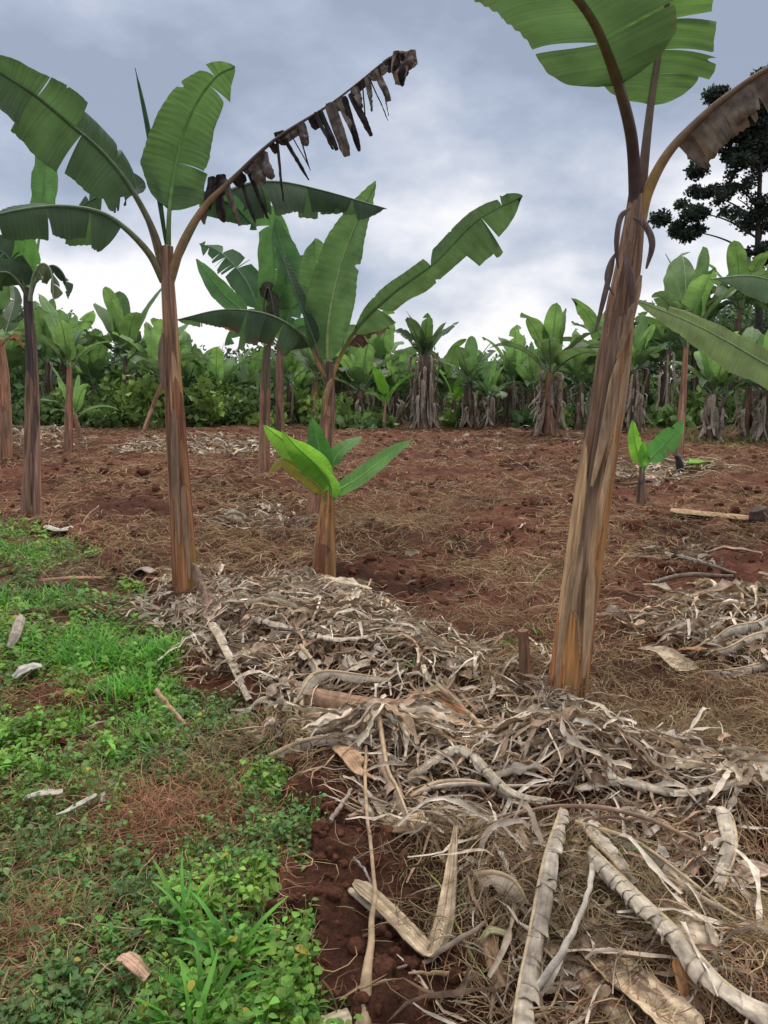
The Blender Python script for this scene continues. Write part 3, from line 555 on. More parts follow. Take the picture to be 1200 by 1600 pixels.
# ================================================================== left edge plant
def plant_edge():
    g = G(47, 797); Y = float(g[1]); e = empty('banana_plant', g, 'banana plant near the left edge, dark split stem with wilted leaves folded over its top', 'banana plant')
    stem(e, g, [g - [0, 0, .05], P(50, 680, Y), P(49, 560, Y), P(44, 480, Y), P(44, 450, Y)], [.105, .085, .072, .056, .045], [(0.27, 0.17, 0.12), (0.20, 0.12, 0.09), (0.33, 0.19, 0.13), (0.15, 0.1, 0.08)], topcol=(0.07, 0.055, 0.05), seed=91, nh=130, blotch=.6)
    k = dict(n=60, rr=(.024, .006))
    leaf(e, g, PP([(45, 470, 0), (30, 430, 0), (10, 400, -.1), (-30, 370, -.2)], Y), .25, p0=.2, fold=(-.3, -.3), roll=(.3, .3), col=DEEP, seed=92, tear=(1, 2), petiole=(0.1, 0.08, 0.05), **k)
    leaf(e, g, PP([(45, 470, 0), (40, 430, .1), (38, 395, .1), (42, 350, .1)], Y), .17, p0=.2, col=(0.11, 0.26, 0.06), seed=93, **k)
    leaf(e, g, PP([(47, 465, .1), (60, 380, .2), (68, 310, .2), (72, 212, .2)], Y), .14, p0=.5, col=(0.10, 0.22, 0.075), seed=94, brown=.05, **k)
    leaf(e, g, PP([(46, 470, 0), (28, 440, -.1), (5, 425, -.2), (-40, 440, -.3)], Y), .18, p0=.3, fold=(-.5, -.5), col=GREEN, seed=95, petiole=(0.13, 0.12, 0.06), **k)
    leaf(e, g, PP([(46, 470, -.02), (52, 432, -.06), (66, 412, -.1), (80, 425, -.12), (84, 470, -.12)], Y), .13, p0=.3, nref=(0, -.4, 1), fold=(-.9, -.9), droop=.5, tear=(3, 4), gap=.4, col=(0.16, 0.20, 0.12), seed=96, brown=.9, label='pale wilted leaf folded over the stem top', **k)
    leaf(e, g, PP([(46, 470, .02), (56, 440, .05), (80, 415, .08), (100, 430, .1), (107, 468, .1)], Y), .10, p0=.35, nref=(0, -.4, 1), fold=(-.8, -.8), tear=(1, 2), col=(0.06, 0.1, 0.06), seed=97, brown=.3, **k)
    g = G(5, 722); Y = float(g[1]); e = empty('banana_plant', g, 'leftmost banana stem, pinkish brown, cut by the left edge of the picture', 'banana plant')
    stem(e, g, [g - [0, 0, .05], P(6, 640, Y), P(4, 570, Y), P(0, 530, Y)], [.17, .14, .11, .06], PINK, seed=98, nh=90, na=50)
    for i, (c, W_, cl_) in enumerate([([(0, 545, 0), (-25, 480, 0), (-60, 420, -.2), (-110, 400, -.4)], .3, GREEN), ([(0, 545, 0), (-8, 460, .2), (-25, 380, .2), (-35, 300, .2)], .3, LITE), ([(0, 545, 0), (-20, 500, -.3), (-60, 500, -.6), (-100, 540, -.8)], .28, GREEN), ([(0, 545, 0), (14, 500, .5), (22, 470, .9), (20, 440, 1.4)], .2, GREEN)]):
        leaf(e, g, PP(c, Y), W_, p0=.2, tear=(2, 2), col=cl_, seed=99 + i, n=50)
    leaf(e, g, PP([(0, 545, 0), (12, 528, -.1), (28, 522, -.2), (38, 545, -.2)], Y), .14, p0=.3, nref=(0, 0, 1), fold=(-.8, -.8), tear=(3, 3), col=(0.22, 0.12, 0.05), seed=104, m='dead', name='dead_leaf', n=40)
plant_edge()

# plant off the right edge whose big leaf enters the picture
def plant_off_right():
    Y = 7.2; g = P(1330, 760, Y); g[2] = float(height(g[0], g[1])); e = empty('banana_plant', g, 'banana plant whose broad green leaves come in from the right edge', 'banana plant')
    stem(e, g, [g - [0, 0, .05], P(1325, 760, Y), P(1322, 660, Y), P(1320, 600, Y)], [.10, .085, .07, .04], TAN, seed=111, nh=80, na=40)
    k = dict(n=80, rr=(.024, .006))
    leaf(e, g, PP([(1320, 640, 0), (1275, 605, -.1), (1200, 570, -.2), (1130, 530, -.25), (1070, 500, -.3), (992, 468, -.3)], Y), .22, p0=.25, nref=(.1, -.9, .75), fold=(-.1, .05), curl=(-.2, 0), wl=1, wr=.9, tear=(0, 1), gap=.1, col=(0.20, 0.28, 0.10), seed=112, ribcol=(0.2, 0.32, 0.14), brown=.03, tip=(.25, .8), label='broad pale green leaf pointing in from the right edge', **k)
    leaf(e, g, PP([(1320, 640, 0), (1290, 540, .1), (1240, 460, .1), (1180, 432, .05), (1108, 436, 0)], Y), .22, p0=.4, nref=(0, -.4, 1), fold=(-.5, -.5), curl=(-.4, -.4), tear=(2, 1), gap=.12, col=(0.10, 0.18, 0.08), seed=113, brown=.15, label='second broad leaf coming in above the pale one', **k)
    leaf(e, g, PP([(1320, 640, 0), (1330, 540, 0), (1340, 420, 0), (1350, 330, 0)], Y), .25, p0=.2, col=LITE, seed=114, **k)
    leaf(e, g, PP([(1320, 640, 0), (1370, 560, 0), (1440, 520, 0), (1520, 540, 0)], Y), .25, p0=.2, col=GREEN, seed=115, **k)
plant_off_right()

# small sucker at right, mid distance
def small_sucker():
    g = G(1003, 792); Y = float(g[1]); e = empty('banana_sucker', g, 'small banana shoot with three bright leaves right of the leaning stem', 'banana plant')
    stem(e, g, [g - [0, 0, .04], P(1003, 760, Y), P(1003, 725, Y)], [.06, .045, .025], DARK, seed=121, nh=50, na=30, sheaths=7)
    k = dict(n=50, rr=(.012, .003), brown=.03, ribcol=(0.25, 0.45, 0.12))
    leaf(e, g, PP([(1003, 740, 0), (998, 715, 0), (992, 690, 0), (988, 656, 0)], Y), .085, p0=.2, col=(0.20, 0.44, 0.06), seed=122, **k)
    leaf(e, g, PP([(1004, 740, -.02), (1004, 720, -.04), (1003, 705, -.05), (1006, 688, -.05)], Y), .07, p0=.2, roll=(.6, .6), col=(0.15, 0.38, 0.05), seed=123, **k)
    leaf(e, g, PP([(1004, 740, 0), (1018, 715, -.03), (1042, 690, -.08), (1068, 655, -.14)], Y), .14, p0=.2, nref=(-.3, -1, .6), tear=(3, 4), gap=.15, col=(0.10, 0.28, 0.075), seed=124, **k)
    g = G(1108, 722); m = MB()
    lf = leaf(None, g, [G(1060, 728, .08), G(1075, 724, .16), G(1090, 720, .14), G(1112, 722, .10)], .13, p0=.1, nref=(0, -.3, 1), fold=(.2, .2), col=(0.22, 0.42, 0.06), seed=125, n=40, rr=(.012, .003), brown=.05, name='fallen_green_leaf')
    tag(lf, 'fresh green leaf lying on the soil right of the small shoot', 'leaf')
small_sucker()

# ================================================================== background banana plants
def proto_leaf_params(rg, k, nl, young):
    az = k * 2.4 + rg.uniform(-.3, .3); a = k / max(1, nl - 1)
    p0 = (0.06 + 0.95 * a + rg.uniform(-.1, .1)) if not young else (0.08 + 0.75 * a)
    return az, p0, a
def bplant(loc, h, nl, Ll, sr, seed, pal, shag=0, young=False, green=1.0, lean=(0, 0), label='', group=None, name='banana_plant', droopf=1.0, tint=None, spread=1.0, azoff=0.0, stub=False):
    h *= 1.10 * (1 + .14 * math.sin(seed * 7.3)) * (.80 if 3 < loc[1] and loc[0] < -1.5 and seed not in (201, 203) else 1); lean = (lean[0] + .16 * math.sin(seed * 3.1), lean[1]); Ll *= 1.18; nl += 0 if young else 3; shag = int(shag * .7); rg = np.random.default_rng(seed); e = empty(name, loc, label, 'banana plant', group)
    o = np.array(loc, float); top = o + np.array([lean[0], lean[1], h]); mid = o + np.array([lean[0] * .5, lean[1] * .5, h * .5])
    stem(e, o, [o - [0, 0, .08], mid, top], [sr, sr * .82, sr * .5], pal, seed=seed, nh=40, na=20, sheaths=8, layer=.003, tophi=.95)
    for k in range(nl):
        az, p0, a = proto_leaf_params(rg, k, nl, young); az += azoff; p0 *= spread
        L_ = Ll * rg.uniform(.7, 1.2) * (0.85 if a < .15 else 1)
        th = p0 + (0.3 + 1.25 * a * droopf) * np.linspace(0, 1, 9) ** 1.6
        d = np.stack([np.sin(th) * math.cos(az), np.sin(th) * math.sin(az), np.cos(th)], -1)
        pts = top - np.array([0, 0, .12]) + np.concatenate([[[0, 0, 0]], np.cumsum(d, 0)[:-1]]) * L_ / 8
        br = np.array([-math.sin(az), math.cos(az), 0])
        c = np.array(LITE if (a < .45 or young) else GREEN) * green * rg.uniform(.85, 1.5) * np.array([1.08, 1.0, 1.05])
        if young: c = np.array(BRIGHT) * rg.uniform(.5, .85)
        if tint is not None: c = c * np.array(tint)
        leaf(e, o, pts, L_ * (.15 if not young else .17) * rg.uniform(.85, 1.15), p0=.16, bref=br, fold=(.25 - .7 * a, .25 - .7 * a), curl=(-.2, -.2), droop=.2 * a, tear=(int(rg.integers(0, 2 + 4 * a)), int(rg.integers(0, 2 + 4 * a))), gap=.25, jit=.25,
             col=c, seed=int(rg.integers(1e6)), n=22, nv=4, m='farleaf', tip=(.62, .55), base=.2, rr=(sr * .22, .006), brown=.15 + .5 * a * a, ribcol=c * 1.5 + .02)
    if shag:
        m = MB()
        for k in range(shag):
            az = rg.uniform(0, 2 * pi); r0 = sr * rg.uniform(.7, 1.1); z0 = h * rg.uniform(.35, 1.05); ln = min(z0 - .03, rg.uniform(.5, 1.3) * h * .75)
            ot = np.array([math.cos(az), math.sin(az), 0]); q = o + np.array([lean[0] * z0 / h, lean[1] * z0 / h, 0])
            pts = [q + ot * r0 + [0, 0, z0], q + ot * (r0 + rg.uniform(.06, .28)) + [0, 0, z0 - .1], q + ot * (r0 + rg.uniform(.04, .22)) + [0, 0, z0 - ln * .6], q + ot * (r0 + rg.uniform(.02, .34)) + [rg.uniform(-.15, .15), 0, z0 - ln]]
            c = np.array([(0.36, 0.31, 0.25), (0.28, 0.22, 0.17), (0.15, 0.12, 0.095), (0.44, 0.38, 0.31)][rg.integers(4)]) * rg.uniform(.7, 1.15)
            strip(m, pts, rg.uniform(.03, .09), rg.uniform(.6, 2), 12, 5, nref=ot, col=c, seed=int(rg.integers(1e5)), crum=.5, streak=.5)
        m.build('dead_leaf_skirt', M['dead'], e, o)
    return e
def gb(u, v): return G(u, v)
BG = 'banana plants standing in a row along the far edge of the field'
def bg():
    B_ = bplant
    B_(gb(107, 706), 1.75, 4, 1.3, .10, 201, PINK, green=1.2, label='banana plant with pinkish stem and one bright upright leaf, right of the dark split stem', spread=.8, azoff=.4)
    B_(gb(128, 694), .95, 4, 1.0, .085, 202, PINK, green=1.4, young=False, label='shorter pinkish banana stem with pale arching leaves beside the pinkish taller one', azoff=.9)
    B_(gb(224, 672), 1.7, 5, 1.6, .085, 203, PINK, green=1.3, lean=(.55, .1), label='slanting pinkish banana stem leaning right beside a shaggy dark trunk', spread=.7)
    B_(gb(256, 668), 2.1, 7, 1.9, .20, 204, DARK, shag=40, green=.9, label='dark shaggy banana trunk partly hidden behind the tall left plant')
    B_(gb(196, 661), 2.4, 8, 2.3, .15, 205, DARK, shag=20, green=.8, label='large dark green banana plant far left whose leaves rise above the hedge', azoff=2)
    B_(gb(155, 661), 1.6, 7, 1.8, .14, 206, DARK, shag=16, green=1.1, label='banana plant with pale leaves in the hedge left of the slanting stem', azoff=1)
    B_(gb(75, 664), 2.6, 7, 2.1, .15, 207, DARK, shag=14, green=1.0, label='leafy banana plant deep in the hedge between the two left stems')
    B_(gb(20, 664), 2.4, 7, 2.1, .15, 208, DARK, shag=14, green=.9, label='banana plant in the hedge at the far left edge', azoff=1.2)
    B_(gb(335, 664), 1.5, 7, 1.9, .15, 209, DARK, shag=16, green=1.0, label='low banana plant in the hedge right of the tall left stem', azoff=.3)
    B_(gb(370, 662), .9, 4, 1.2, .09, 210, PINK, young=True, label='small bright banana shoot at the hedge below the greyish arching leaf', azoff=1.3)
    B_(gb(490, 668), 1.9, 6, 1.7, .13, 211, PINK, green=1.0, label='pinkish banana stem standing just left of the centre plant, far back', azoff=.8)
    B_(gb(455, 663), 1.5, 7, 1.8, .14, 212, DARK, shag=10, green=.9, label='dark banana plant in the hedge left of the pinkish far stem', azoff=2.2)
    B_(gb(560, 668), 1.15, 7, 1.9, .24, 213, DARK, shag=60, green=1.15, label='squat shaggy banana plant just right of the centre stem', group=BG, azoff=.5)
    B_(gb(620, 667), 1.2, 5, 1.4, .2, 214, DARK, shag=40, green=1.0, label='squat shaggy banana plant behind the bright shoot', group=BG, azoff=1.9)
    B_(gb(599, 670), .85, 4, 1.15, .055, 215, PINK, young=True, label='slim bright banana shoot standing before two shaggy trunks', spread=.8, azoff=1.57)
    e = B_(gb(665, 668), 2.25, 9, 1.35, .30, 216, DARK, shag=90, green=.85, label='tall shaggy banana plant with short leaves held up like fingers', group=BG, spread=.75, droopf=.25)
    B_(gb(706, 668), .8, 4, 1.1, .10, 217, DARK, shag=12, young=True, label='small banana shoot with two light leaves right of the tall shaggy plant', azoff=.2)
    B_(gb(735, 668), 1.2, 6, 1.5, .16, 218, DARK, shag=34, green=1.05, label='banana plant with an oval upright leaf in the middle of the far row', group=BG, azoff=1.0, spread=.8)
    B_(gb(762, 670), 1.0, 5, 1.2, .12, 219, DARK, shag=26, young=False, green=1.5, label='low bright banana plant in the middle of the far row', group=BG, azoff=.4)
    B_(gb(800, 670), 1.6, 7, 1.6, .20, 220, DARK, shag=50, green=1.1, label='banana plant with two upright leaves left of the big shaggy one', group=BG, spread=.7)
    B_(gb(832, 671), 1.4, 5, 1.5, .18, 221, DARK, shag=46, green=.9, label='shaggy trunk crowded against the left side of the biggest far plant', group=BG, azoff=2.5)
    B_(gb(858, 681), 1.75, 9, 1.75, .20, 222, PINK, shag=46, green=1.0, label='biggest far banana plant, left of the leaning stem, leaves spread wide', group=BG, azoff=.1)
    B_(gb(905, 672), 1.2, 6, 1.6, .13, 223, DARK, shag=20, green=1.1, label='low banana plant just left of the leaning stem', group=BG, azoff=1.5)
    B_(gb(988, 676), 1.55, 7, 1.8, .19, 224, DARK, shag=50, green=1.15, label='shaggy banana plant just right of the leaning stem', group=BG, azoff=.6)
    B_(gb(1061, 712), 1.95, 5, 1.75, .09, 225, PINK, green=1.15, label='slim pinkish banana stem with one tall upright leaf on the right', spread=.6, azoff=.25)
    B_(gb(1112, 690), 1.25, 8, 1.6, .15, 226, DARK, shag=44, green=1.1, label='short shaggy banana plant on the grass right of the slim pinkish stem', azoff=1.1)
    B_(gb(1165, 683), 1.5, 7, 1.9, .17, 227, DARK, shag=36, green=.8, label='dark shaggy banana plant second from the right edge', azoff=.2)
    B_(gb(1192, 690), 1.3, 7, 1.7, .16, 228, DARK, shag=40, green=1.3, label='banana plant with yellow-green leaves at the right edge', azoff=2.0)
    # deeper ones between
    for i, (u, v, h, lb) in enumerate([(1035, 664, 2.8, 'tall banana plant behind the slim pinkish stem, in deep shade'), (1085, 662, 3.2, 'tall dark banana plant behind the short shaggy one on the right'), (1140, 662, 3.3, 'tallest banana plant at the back, left of the dark tree trunk'),
                                       (1215, 664, 3.0, 'tall banana plant at the back just outside the right edge'), (945, 662, 2.1, 'banana plant at the back directly behind the leaning stem'), (300, 660, 1.8, 'banana plant at the back hidden mostly by the tall left stem'),
                                       (590, 659, 2.0, 'banana plant at the back between the centre stem and the finger-leaved one'), (110, 659, 2.6, 'banana plant at the back above the pinkish stems on the left'), (525, 659, 2.0, 'banana plant at the back directly behind the centre stem')]):
        B_(gb(u, v), h, 7, 2.2, .16, 240 + i, DARK, shag=16, green=[.8, 1.0, .9][i % 3], label=lb, azoff=i * .7)
bg()
for i_, (u_, v_, h_, lb_) in enumerate([(48, 660, 2.2, 'banana plant at the back framed by the two leftmost stems'), (140, 658, 2.0, 'banana plant at the back just right of the shorter pinkish stem'), (175, 659, 1.3, 'low banana plant at the back left of the large dark green one'), (232, 658, 2.1, 'banana plant at the back behind the slanting stem'),
        (320, 657, 1.6, 'banana plant at the back right of the tall left stem, under the hedge top'), (352, 661, 1.2, 'low pale banana plant at the hedge foot, left of the small bright shoot'), (395, 659, 1.9, 'banana plant at the back just left of the thin grey-brown stem'), (470, 659, 1.7, 'banana plant at the back right of the slim stem'),
        (545, 660, 1.7, 'banana plant at the back against the right side of the centre stem'), (640, 660, 1.1, 'banana plant at the back touching the left side of the finger-leaved one'), (690, 661, .9, 'low banana plant at the back touching the right side of the finger-leaved one'), (748, 660, 1.1, 'banana plant at the back behind the low bright one'),
        (780, 662, 1.2, 'banana plant at the back left of the one with two upright leaves'), (820, 661, 1.5, 'banana plant at the back behind the crowded shaggy trunk'), (880, 661, 1.5, 'banana plant at the back right of the biggest far plant'), (920, 662, 1.4, 'banana plant at the back touching the left side of the leaning stem'),
        (1010, 662, 2.0, 'banana plant at the back behind the small bright shoot'), (1060, 660, 2.2, 'banana plant at the back straight behind the slim pinkish stem'), (1120, 661, 2.0, 'banana plant at the back straight behind the short shaggy one'), (1180, 662, 2.2, 'banana plant at the back at the foot of the tall dark tree')]):
    bplant(G(u_, v_), h_ * .85, 8, 1.8, .13, 900 + i_, DARK, shag=14, green=[.95, 1.15, .8, 1.3][i_ % 4], label=lb_, azoff=i_ * 1.1)

# ================================================================== trees and undergrowth behind
def foliage(m, c, rad, n, size, col, seed, shell=.5, squash=1.0):
    rg = np.random.default_rng(seed); d = nrm(rg.normal(size=(n, 3))); r = rg.uniform(0, 1, (n, 1)) ** shell
    p = np.asarray(c) + d * r * np.array(rad); h = nrm(rg.normal(size=(n, 3)) + [0, 0, .3]); t = nrm(np.cross(h, rg.normal(size=(n, 3))))
    b = np.cross(h, t); s = size * rg.uniform(.6, 1.4, (n, 1))
    a = np.stack([np.stack([p, p + t * s * .5 + b * s * .32], 1), np.stack([p + t * s * .5 - b * s * .32, p + t * s + h * s * .12], 1)], 1)
    k = np.array(col) * rg.uniform(.65, 1.35, (n, 1)) * (1 + .25 * vn(p * 1.3, seed))[:, None]
    m.grid(a, k)
def dark_tree():
    Y = 34.0; g = P(1188, 660, Y); g[2] = 0; e = empty('tall_tree', g, 'tall dark tree with a bare trunk and drooping clumps above the right corner', 'tree')
    t = MB(); top = P(1192, -40, Y)
    tube(t, spline([g, P(1186, 500, Y), P(1184, 380, Y), P(1190, 220, Y), P(1194, 150, Y)], 60), np.linspace(.20, .05, 60), (0.055, 0.05, 0.045), 10)
    t.build('trunk', M['bark'], e, g)
    limbs = MB(); cr = MB(); rg = np.random.default_rng(3)
    cl = [(1085, 330, .9, .8, 700), (1066, 358, .6, .5, 300), (1105, 305, .6, .5, 300), (1135, 285, .5, .5, 130), (1152, 310, .6, .6, 130), (1170, 300, .6, 1.0, 160), (1160, 205, 1.3, .8, 1100), (1185, 240, 1.2, .9, 800), (1122, 190, .7, .6, 500), (1140, 165, 1.2, .7, 800), (1195, 160, 1.3, 1.0, 900), (1175, 350, .6, .7, 160), (1195, 330, .7, .7, 160), (1190, 400, .5, .5, 300), (1178, 395, .35, .4, 120),
          (1240, 200, 1.6, 1.1, 800), (1260, 300, 1.2, .9, 500), (1250, 140, 1.3, .9, 700), (1290, 160, 1.5, 1.0, 600), (1300, 220, 1.3, 1.0, 500), (1180, 215, 1.2, .9, 1600), (1150, 225, .8, .7, 1000), (1205, 205, .9, .9, 900), (1130, 200, .8, .6, 800), (1165, 180, 1.2, .7, 1300)]
    for i, (u, v, rx, rz, n) in enumerate(cl):
        d = rg.uniform(-1, 1) * 1.0; c = P(u, v, Y + d)
        zs = P(1188, min(v + 45, 420), Y); mid = (zs + c) / 2 + [0, 0, .2]
        tube(limbs, spline([zs, mid, c], 16), np.linspace(.055, .015, 16), (0.05, 0.045, 0.04), 5)
        for q in range(5):
            cc = c + rg.normal(size=3) * np.array([rx, .8, rz]) * .55; foliage(cr, cc, (rx * .48, .6, rz * .40), int(n * 1.1), .145, (0.038, 0.056, 0.042), 500 + i * 7 + q, .6)
    limbs.build('branches', M['bark'], e, g); cr.build('crown', M['wood'], e, g)
dark_tree()

def woods():
    rg = np.random.default_rng(8)
    m = MB()
    def top(u): return np.interp(u, [-700, 0, 120, 140, 250, 400, 560, 640, 760, 900, 1000, 1080, 1200, 1900], [455, 470, 488, 525, 548, 545, 535, 552, 556, 540, 505, 480, 450, 450])
    for i in range(230):
        u = rg.uniform(-450, 1650); Y = rg.uniform(37, 47); zt = P(u, top(u) + rg.uniform(-6, 26), Y)[2]; x = P(u, 600, Y)[0]
        r = rg.uniform(.8, 1.5); c = np.array([(0.075, 0.125, 0.065), (0.095, 0.155, 0.07), (0.06, 0.10, 0.062), (0.11, 0.18, 0.075)][rg.integers(4)])
        for z in np.arange(zt - r * .8, 0, -r * 1.1):
            foliage(m, (x + rg.uniform(-.5, .5), Y, z), (r * 1.5, r, r * .9), 230, .24, c * rg.uniform(.75, 1.2), 900 + i, .45)
    tag(m.build('distant_wood', M['wood']), 'dark green wood closing the view behind the banana plants', 'wood', kind='stuff')
    m = MB()                                    # leafy undergrowth at the foot of the hedge
    for i in range(250):
        u = rg.uniform(-300, 1400) if i % 2 else rg.uniform(-300, 600); Y = rg.uniform(27.0, 36.5) if u < 560 else rg.uniform(30.5, 36.5)
        ht = np.interp(u, [-300, 150, 420, 560, 640, 940, 1000, 1400], [1.7, 1.7, 1.4, 1.1, 1.0, 1.0, 1.6, 2.0]) * rg.uniform(.2, 1.2)
        c = np.array([(0.15, 0.23, 0.075), (0.21, 0.31, 0.09), (0.11, 0.18, 0.07)][rg.integers(3)])
        if u > 560 and i % 4 < 2: Y = rg.uniform(26, 29.5); ht *= .75
        x = P(u, 600, Y)[0]; foliage(m, (x, Y, ht * .5), (rg.uniform(.4, 1.2), .7, ht * .55), 380, rg.uniform(.12, .34), c * rg.uniform(.6, 1.35), 1300 + i, .5)
    tag(m.build('undergrowth', M['wood']), 'leafy green undergrowth filling the gaps at the foot of the hedge', 'undergrowth', kind='stuff')
woods()

# ================================================================== ground cover
def fan(n, y0, y1, seed, wide=0.60, x0=1.0):
    rg = np.random.default_rng(seed); y = y0 * (y1 / y0) ** rg.uniform(0, 1, n); x = rg.uniform(-1, 1, n) * (x0 + wide * y); return x, y
def ribbons(m, x, y, L_, W_, col, seed, S=6, Mv=2, curl=0.5, pitch=(0.0, 0.3), bend=1.0, turn=1.5, lift=0.01, heading=None, roll=.6, z0=None, fall=True, crum=0.0, blunt=.2):
    rg = np.random.default_rng(seed); n = len(x); h = rg.uniform(0, 2 * pi, n) if heading is None else heading
    s = np.linspace(0, 1, S)[None]; tr = rg.normal(0, turn, n)[:, None]; hh = h[:, None] + tr * s + 0.5 * turn * np.sin(s * rg.uniform(2, 7, (n, 1)) + rg.uniform(0, 6, (n, 1))) * .5
    p_ = rg.uniform(pitch[0], pitch[1], n)[:, None]; pp = p_ * (1 - s * bend * 1.6)
    d = np.stack([np.cos(hh) * np.cos(pp), np.sin(hh) * np.cos(pp), np.sin(pp)], -1)
    stp = (np.asarray(L_)[:, None, None] / (S - 1)) * d; c = np.concatenate([np.zeros((n, 1, 3)), np.cumsum(stp[:, :-1], 1)], 1)
    c[..., 0] += x[:, None]; c[..., 1] += y[:, None]
    g = height(c[..., 0], c[..., 1]); lf = rg.uniform(.2, 1, n)[:, None] * lift
    if fall: c[..., 2] = np.maximum(c[..., 2], 0) + g * 0.75 + g[:, :1] * 0.25 + lf; c[..., 2] = np.maximum(c[..., 2], g + .004)
    else: c[..., 2] += g[:, :1] + lf
    B = np.stack([-np.sin(hh), np.cos(hh), 0 * hh], -1); Nn = np.cross(d, B); ra = rg.normal(0, roll, n)[:, None] + 0 * s
    B, Nn = rot(B, d, ra), rot(Nn, d, ra)
    prof = np.sin(np.clip(s * .9 + .1, 0, 1) * pi) ** .6; wd = np.asarray(W_)[:, None] * np.clip(prof, rg.uniform(.1, blunt, (n, 1)), 1)
    if blunt > .3: wd = wd * (1 + .3 * rg.normal(0, 1, (n, S))).clip(.35, 1.6)
    v = np.linspace(-1, 1, Mv); cu = (rg.uniform(.2, 1, n) * curl)[:, None, None]; a = v[None, None] * np.maximum(cu, .01)
    X = np.sin(a) / np.maximum(cu, .01); Z = (1 - np.cos(a)) / np.maximum(cu, .01)
    q = c[:, :, None] + (wd[..., None] * X)[..., None] * B[:, :, None] + (wd[..., None] * Z)[..., None] * Nn[:, :, None]
    if crum > 0:
        cn = vn(q * (0.9 / np.asarray(W_).mean()) * .6, seed) ; q = q + (cn * crum * wd[..., None])[..., None] * Nn[:, :, None]
    kc = np.asarray(col); kc = kc[:, None, None] * (1 + .12 * rg.normal(size=(n, S, 1, 1))) + 0 * q
    m.grid(q, kc)
def pick(pal, n, seed, var=.25):
    rg = np.random.default_rng(seed); return np.array(pal)[rg.integers(len(pal), size=n)] * rg.uniform(1 - var, 1 + var, (n, 1))
STRAW = [(0.34, 0.21, 0.12), (0.26, 0.14, 0.08), (0.18, 0.09, 0.055), (0.30, 0.20, 0.11), (0.40, 0.29, 0.18), (0.22, 0.12, 0.07), (0.23, 0.19, 0.10)]
def straw():
    m = MB(); x, y = fan(190000, 1.3, 34, 21)
    rg = np.random.default_rng(2)
    dens = 1.9 * fbm2(x * .75, y, 1.15, 3, 60) + .35 * vn2(x, y * .5, .35, 70); wd = inweed(x, y); keep = (dens > rg.uniform(-1.0, 1.0, len(x))) & ~(wd & (rg.uniform(0, 1, len(x)) < .25))
    keep &= bareness(x, y) * .93 < rg.uniform(0, 1, len(x))
    x, y = x[keep], y[keep]; sc = np.clip(y / 4, .55, 6) ** .6
    ribbons(m, x, y, rg.uniform(.05, .26, len(x)) * sc ** .6, rg.uniform(.0009, .0028, len(x)) * sc * 1.1, pick(STRAW, len(x), 5), 31, S=6, Mv=2, pitch=(-.1, .55), lift=.02, turn=1.6)
    tag(m.build('dry_straw', M['straw']), 'brown dead grass and roots strewn over the tilled red soil', 'dead grass', kind='stuff')
    # matted tufts
    m = MB(); rg = np.random.default_rng(12)
    spots = [(1050, 1120, 1.1, 1500), (940, 1150, .6, 500), (1150, 1170, .7, 700), (700, 1080, .6, 500), (680, 800, 1.6, 700), (740, 1000, .8, 600), (600, 860, 1.2, 500), (150, 900, .8, 500), (240, 1300, .26, 900), (290, 1255, .34, 400), (60, 1110, .35, 350), (350, 1180, .3, 350), (30, 1460, .22, 300), (430, 1170, .2, 300), (1130, 850, 1.2, 500), (960, 1480, .25, 900), (700, 1350, .2, 350), (740, 1450, .22, 500), (1150, 1500, .25, 500), (820, 920, 1.0, 500), (900, 1390, .25, 500), (330, 860, 1.0, 300), (560, 820, 1.2, 400)]
    for i, (u, v, r, n) in enumerate(spots):
        c = G0(u, v); x = c[0] + rg.normal(0, r * .45, n); y = c[1] + rg.normal(0, r * .35, n); sc = max(.6, c[1] / 3.5) ** .5
        pal = [(0.27, 0.12, 0.065), (0.35, 0.20, 0.12), (0.22, 0.10, 0.055)] if i in (8, 9, 10, 12) else [(0.30, 0.23, 0.13), (0.22, 0.15, 0.085), (0.16, 0.10, 0.06), (0.24, 0.20, 0.10)]
        ribbons(m, x, y, rg.uniform(.06, .24, n) * sc, rg.uniform(.0008, .0018, n) * sc, pick(pal, n, i), 400 + i, S=8, pitch=(-.1, 1.1), lift=.045, turn=2.6)
    tag(m.build('matted_dry_grass', M['straw']), 'matted tufts of withered grass raked off the field', 'dead grass', kind='stuff')
straw()

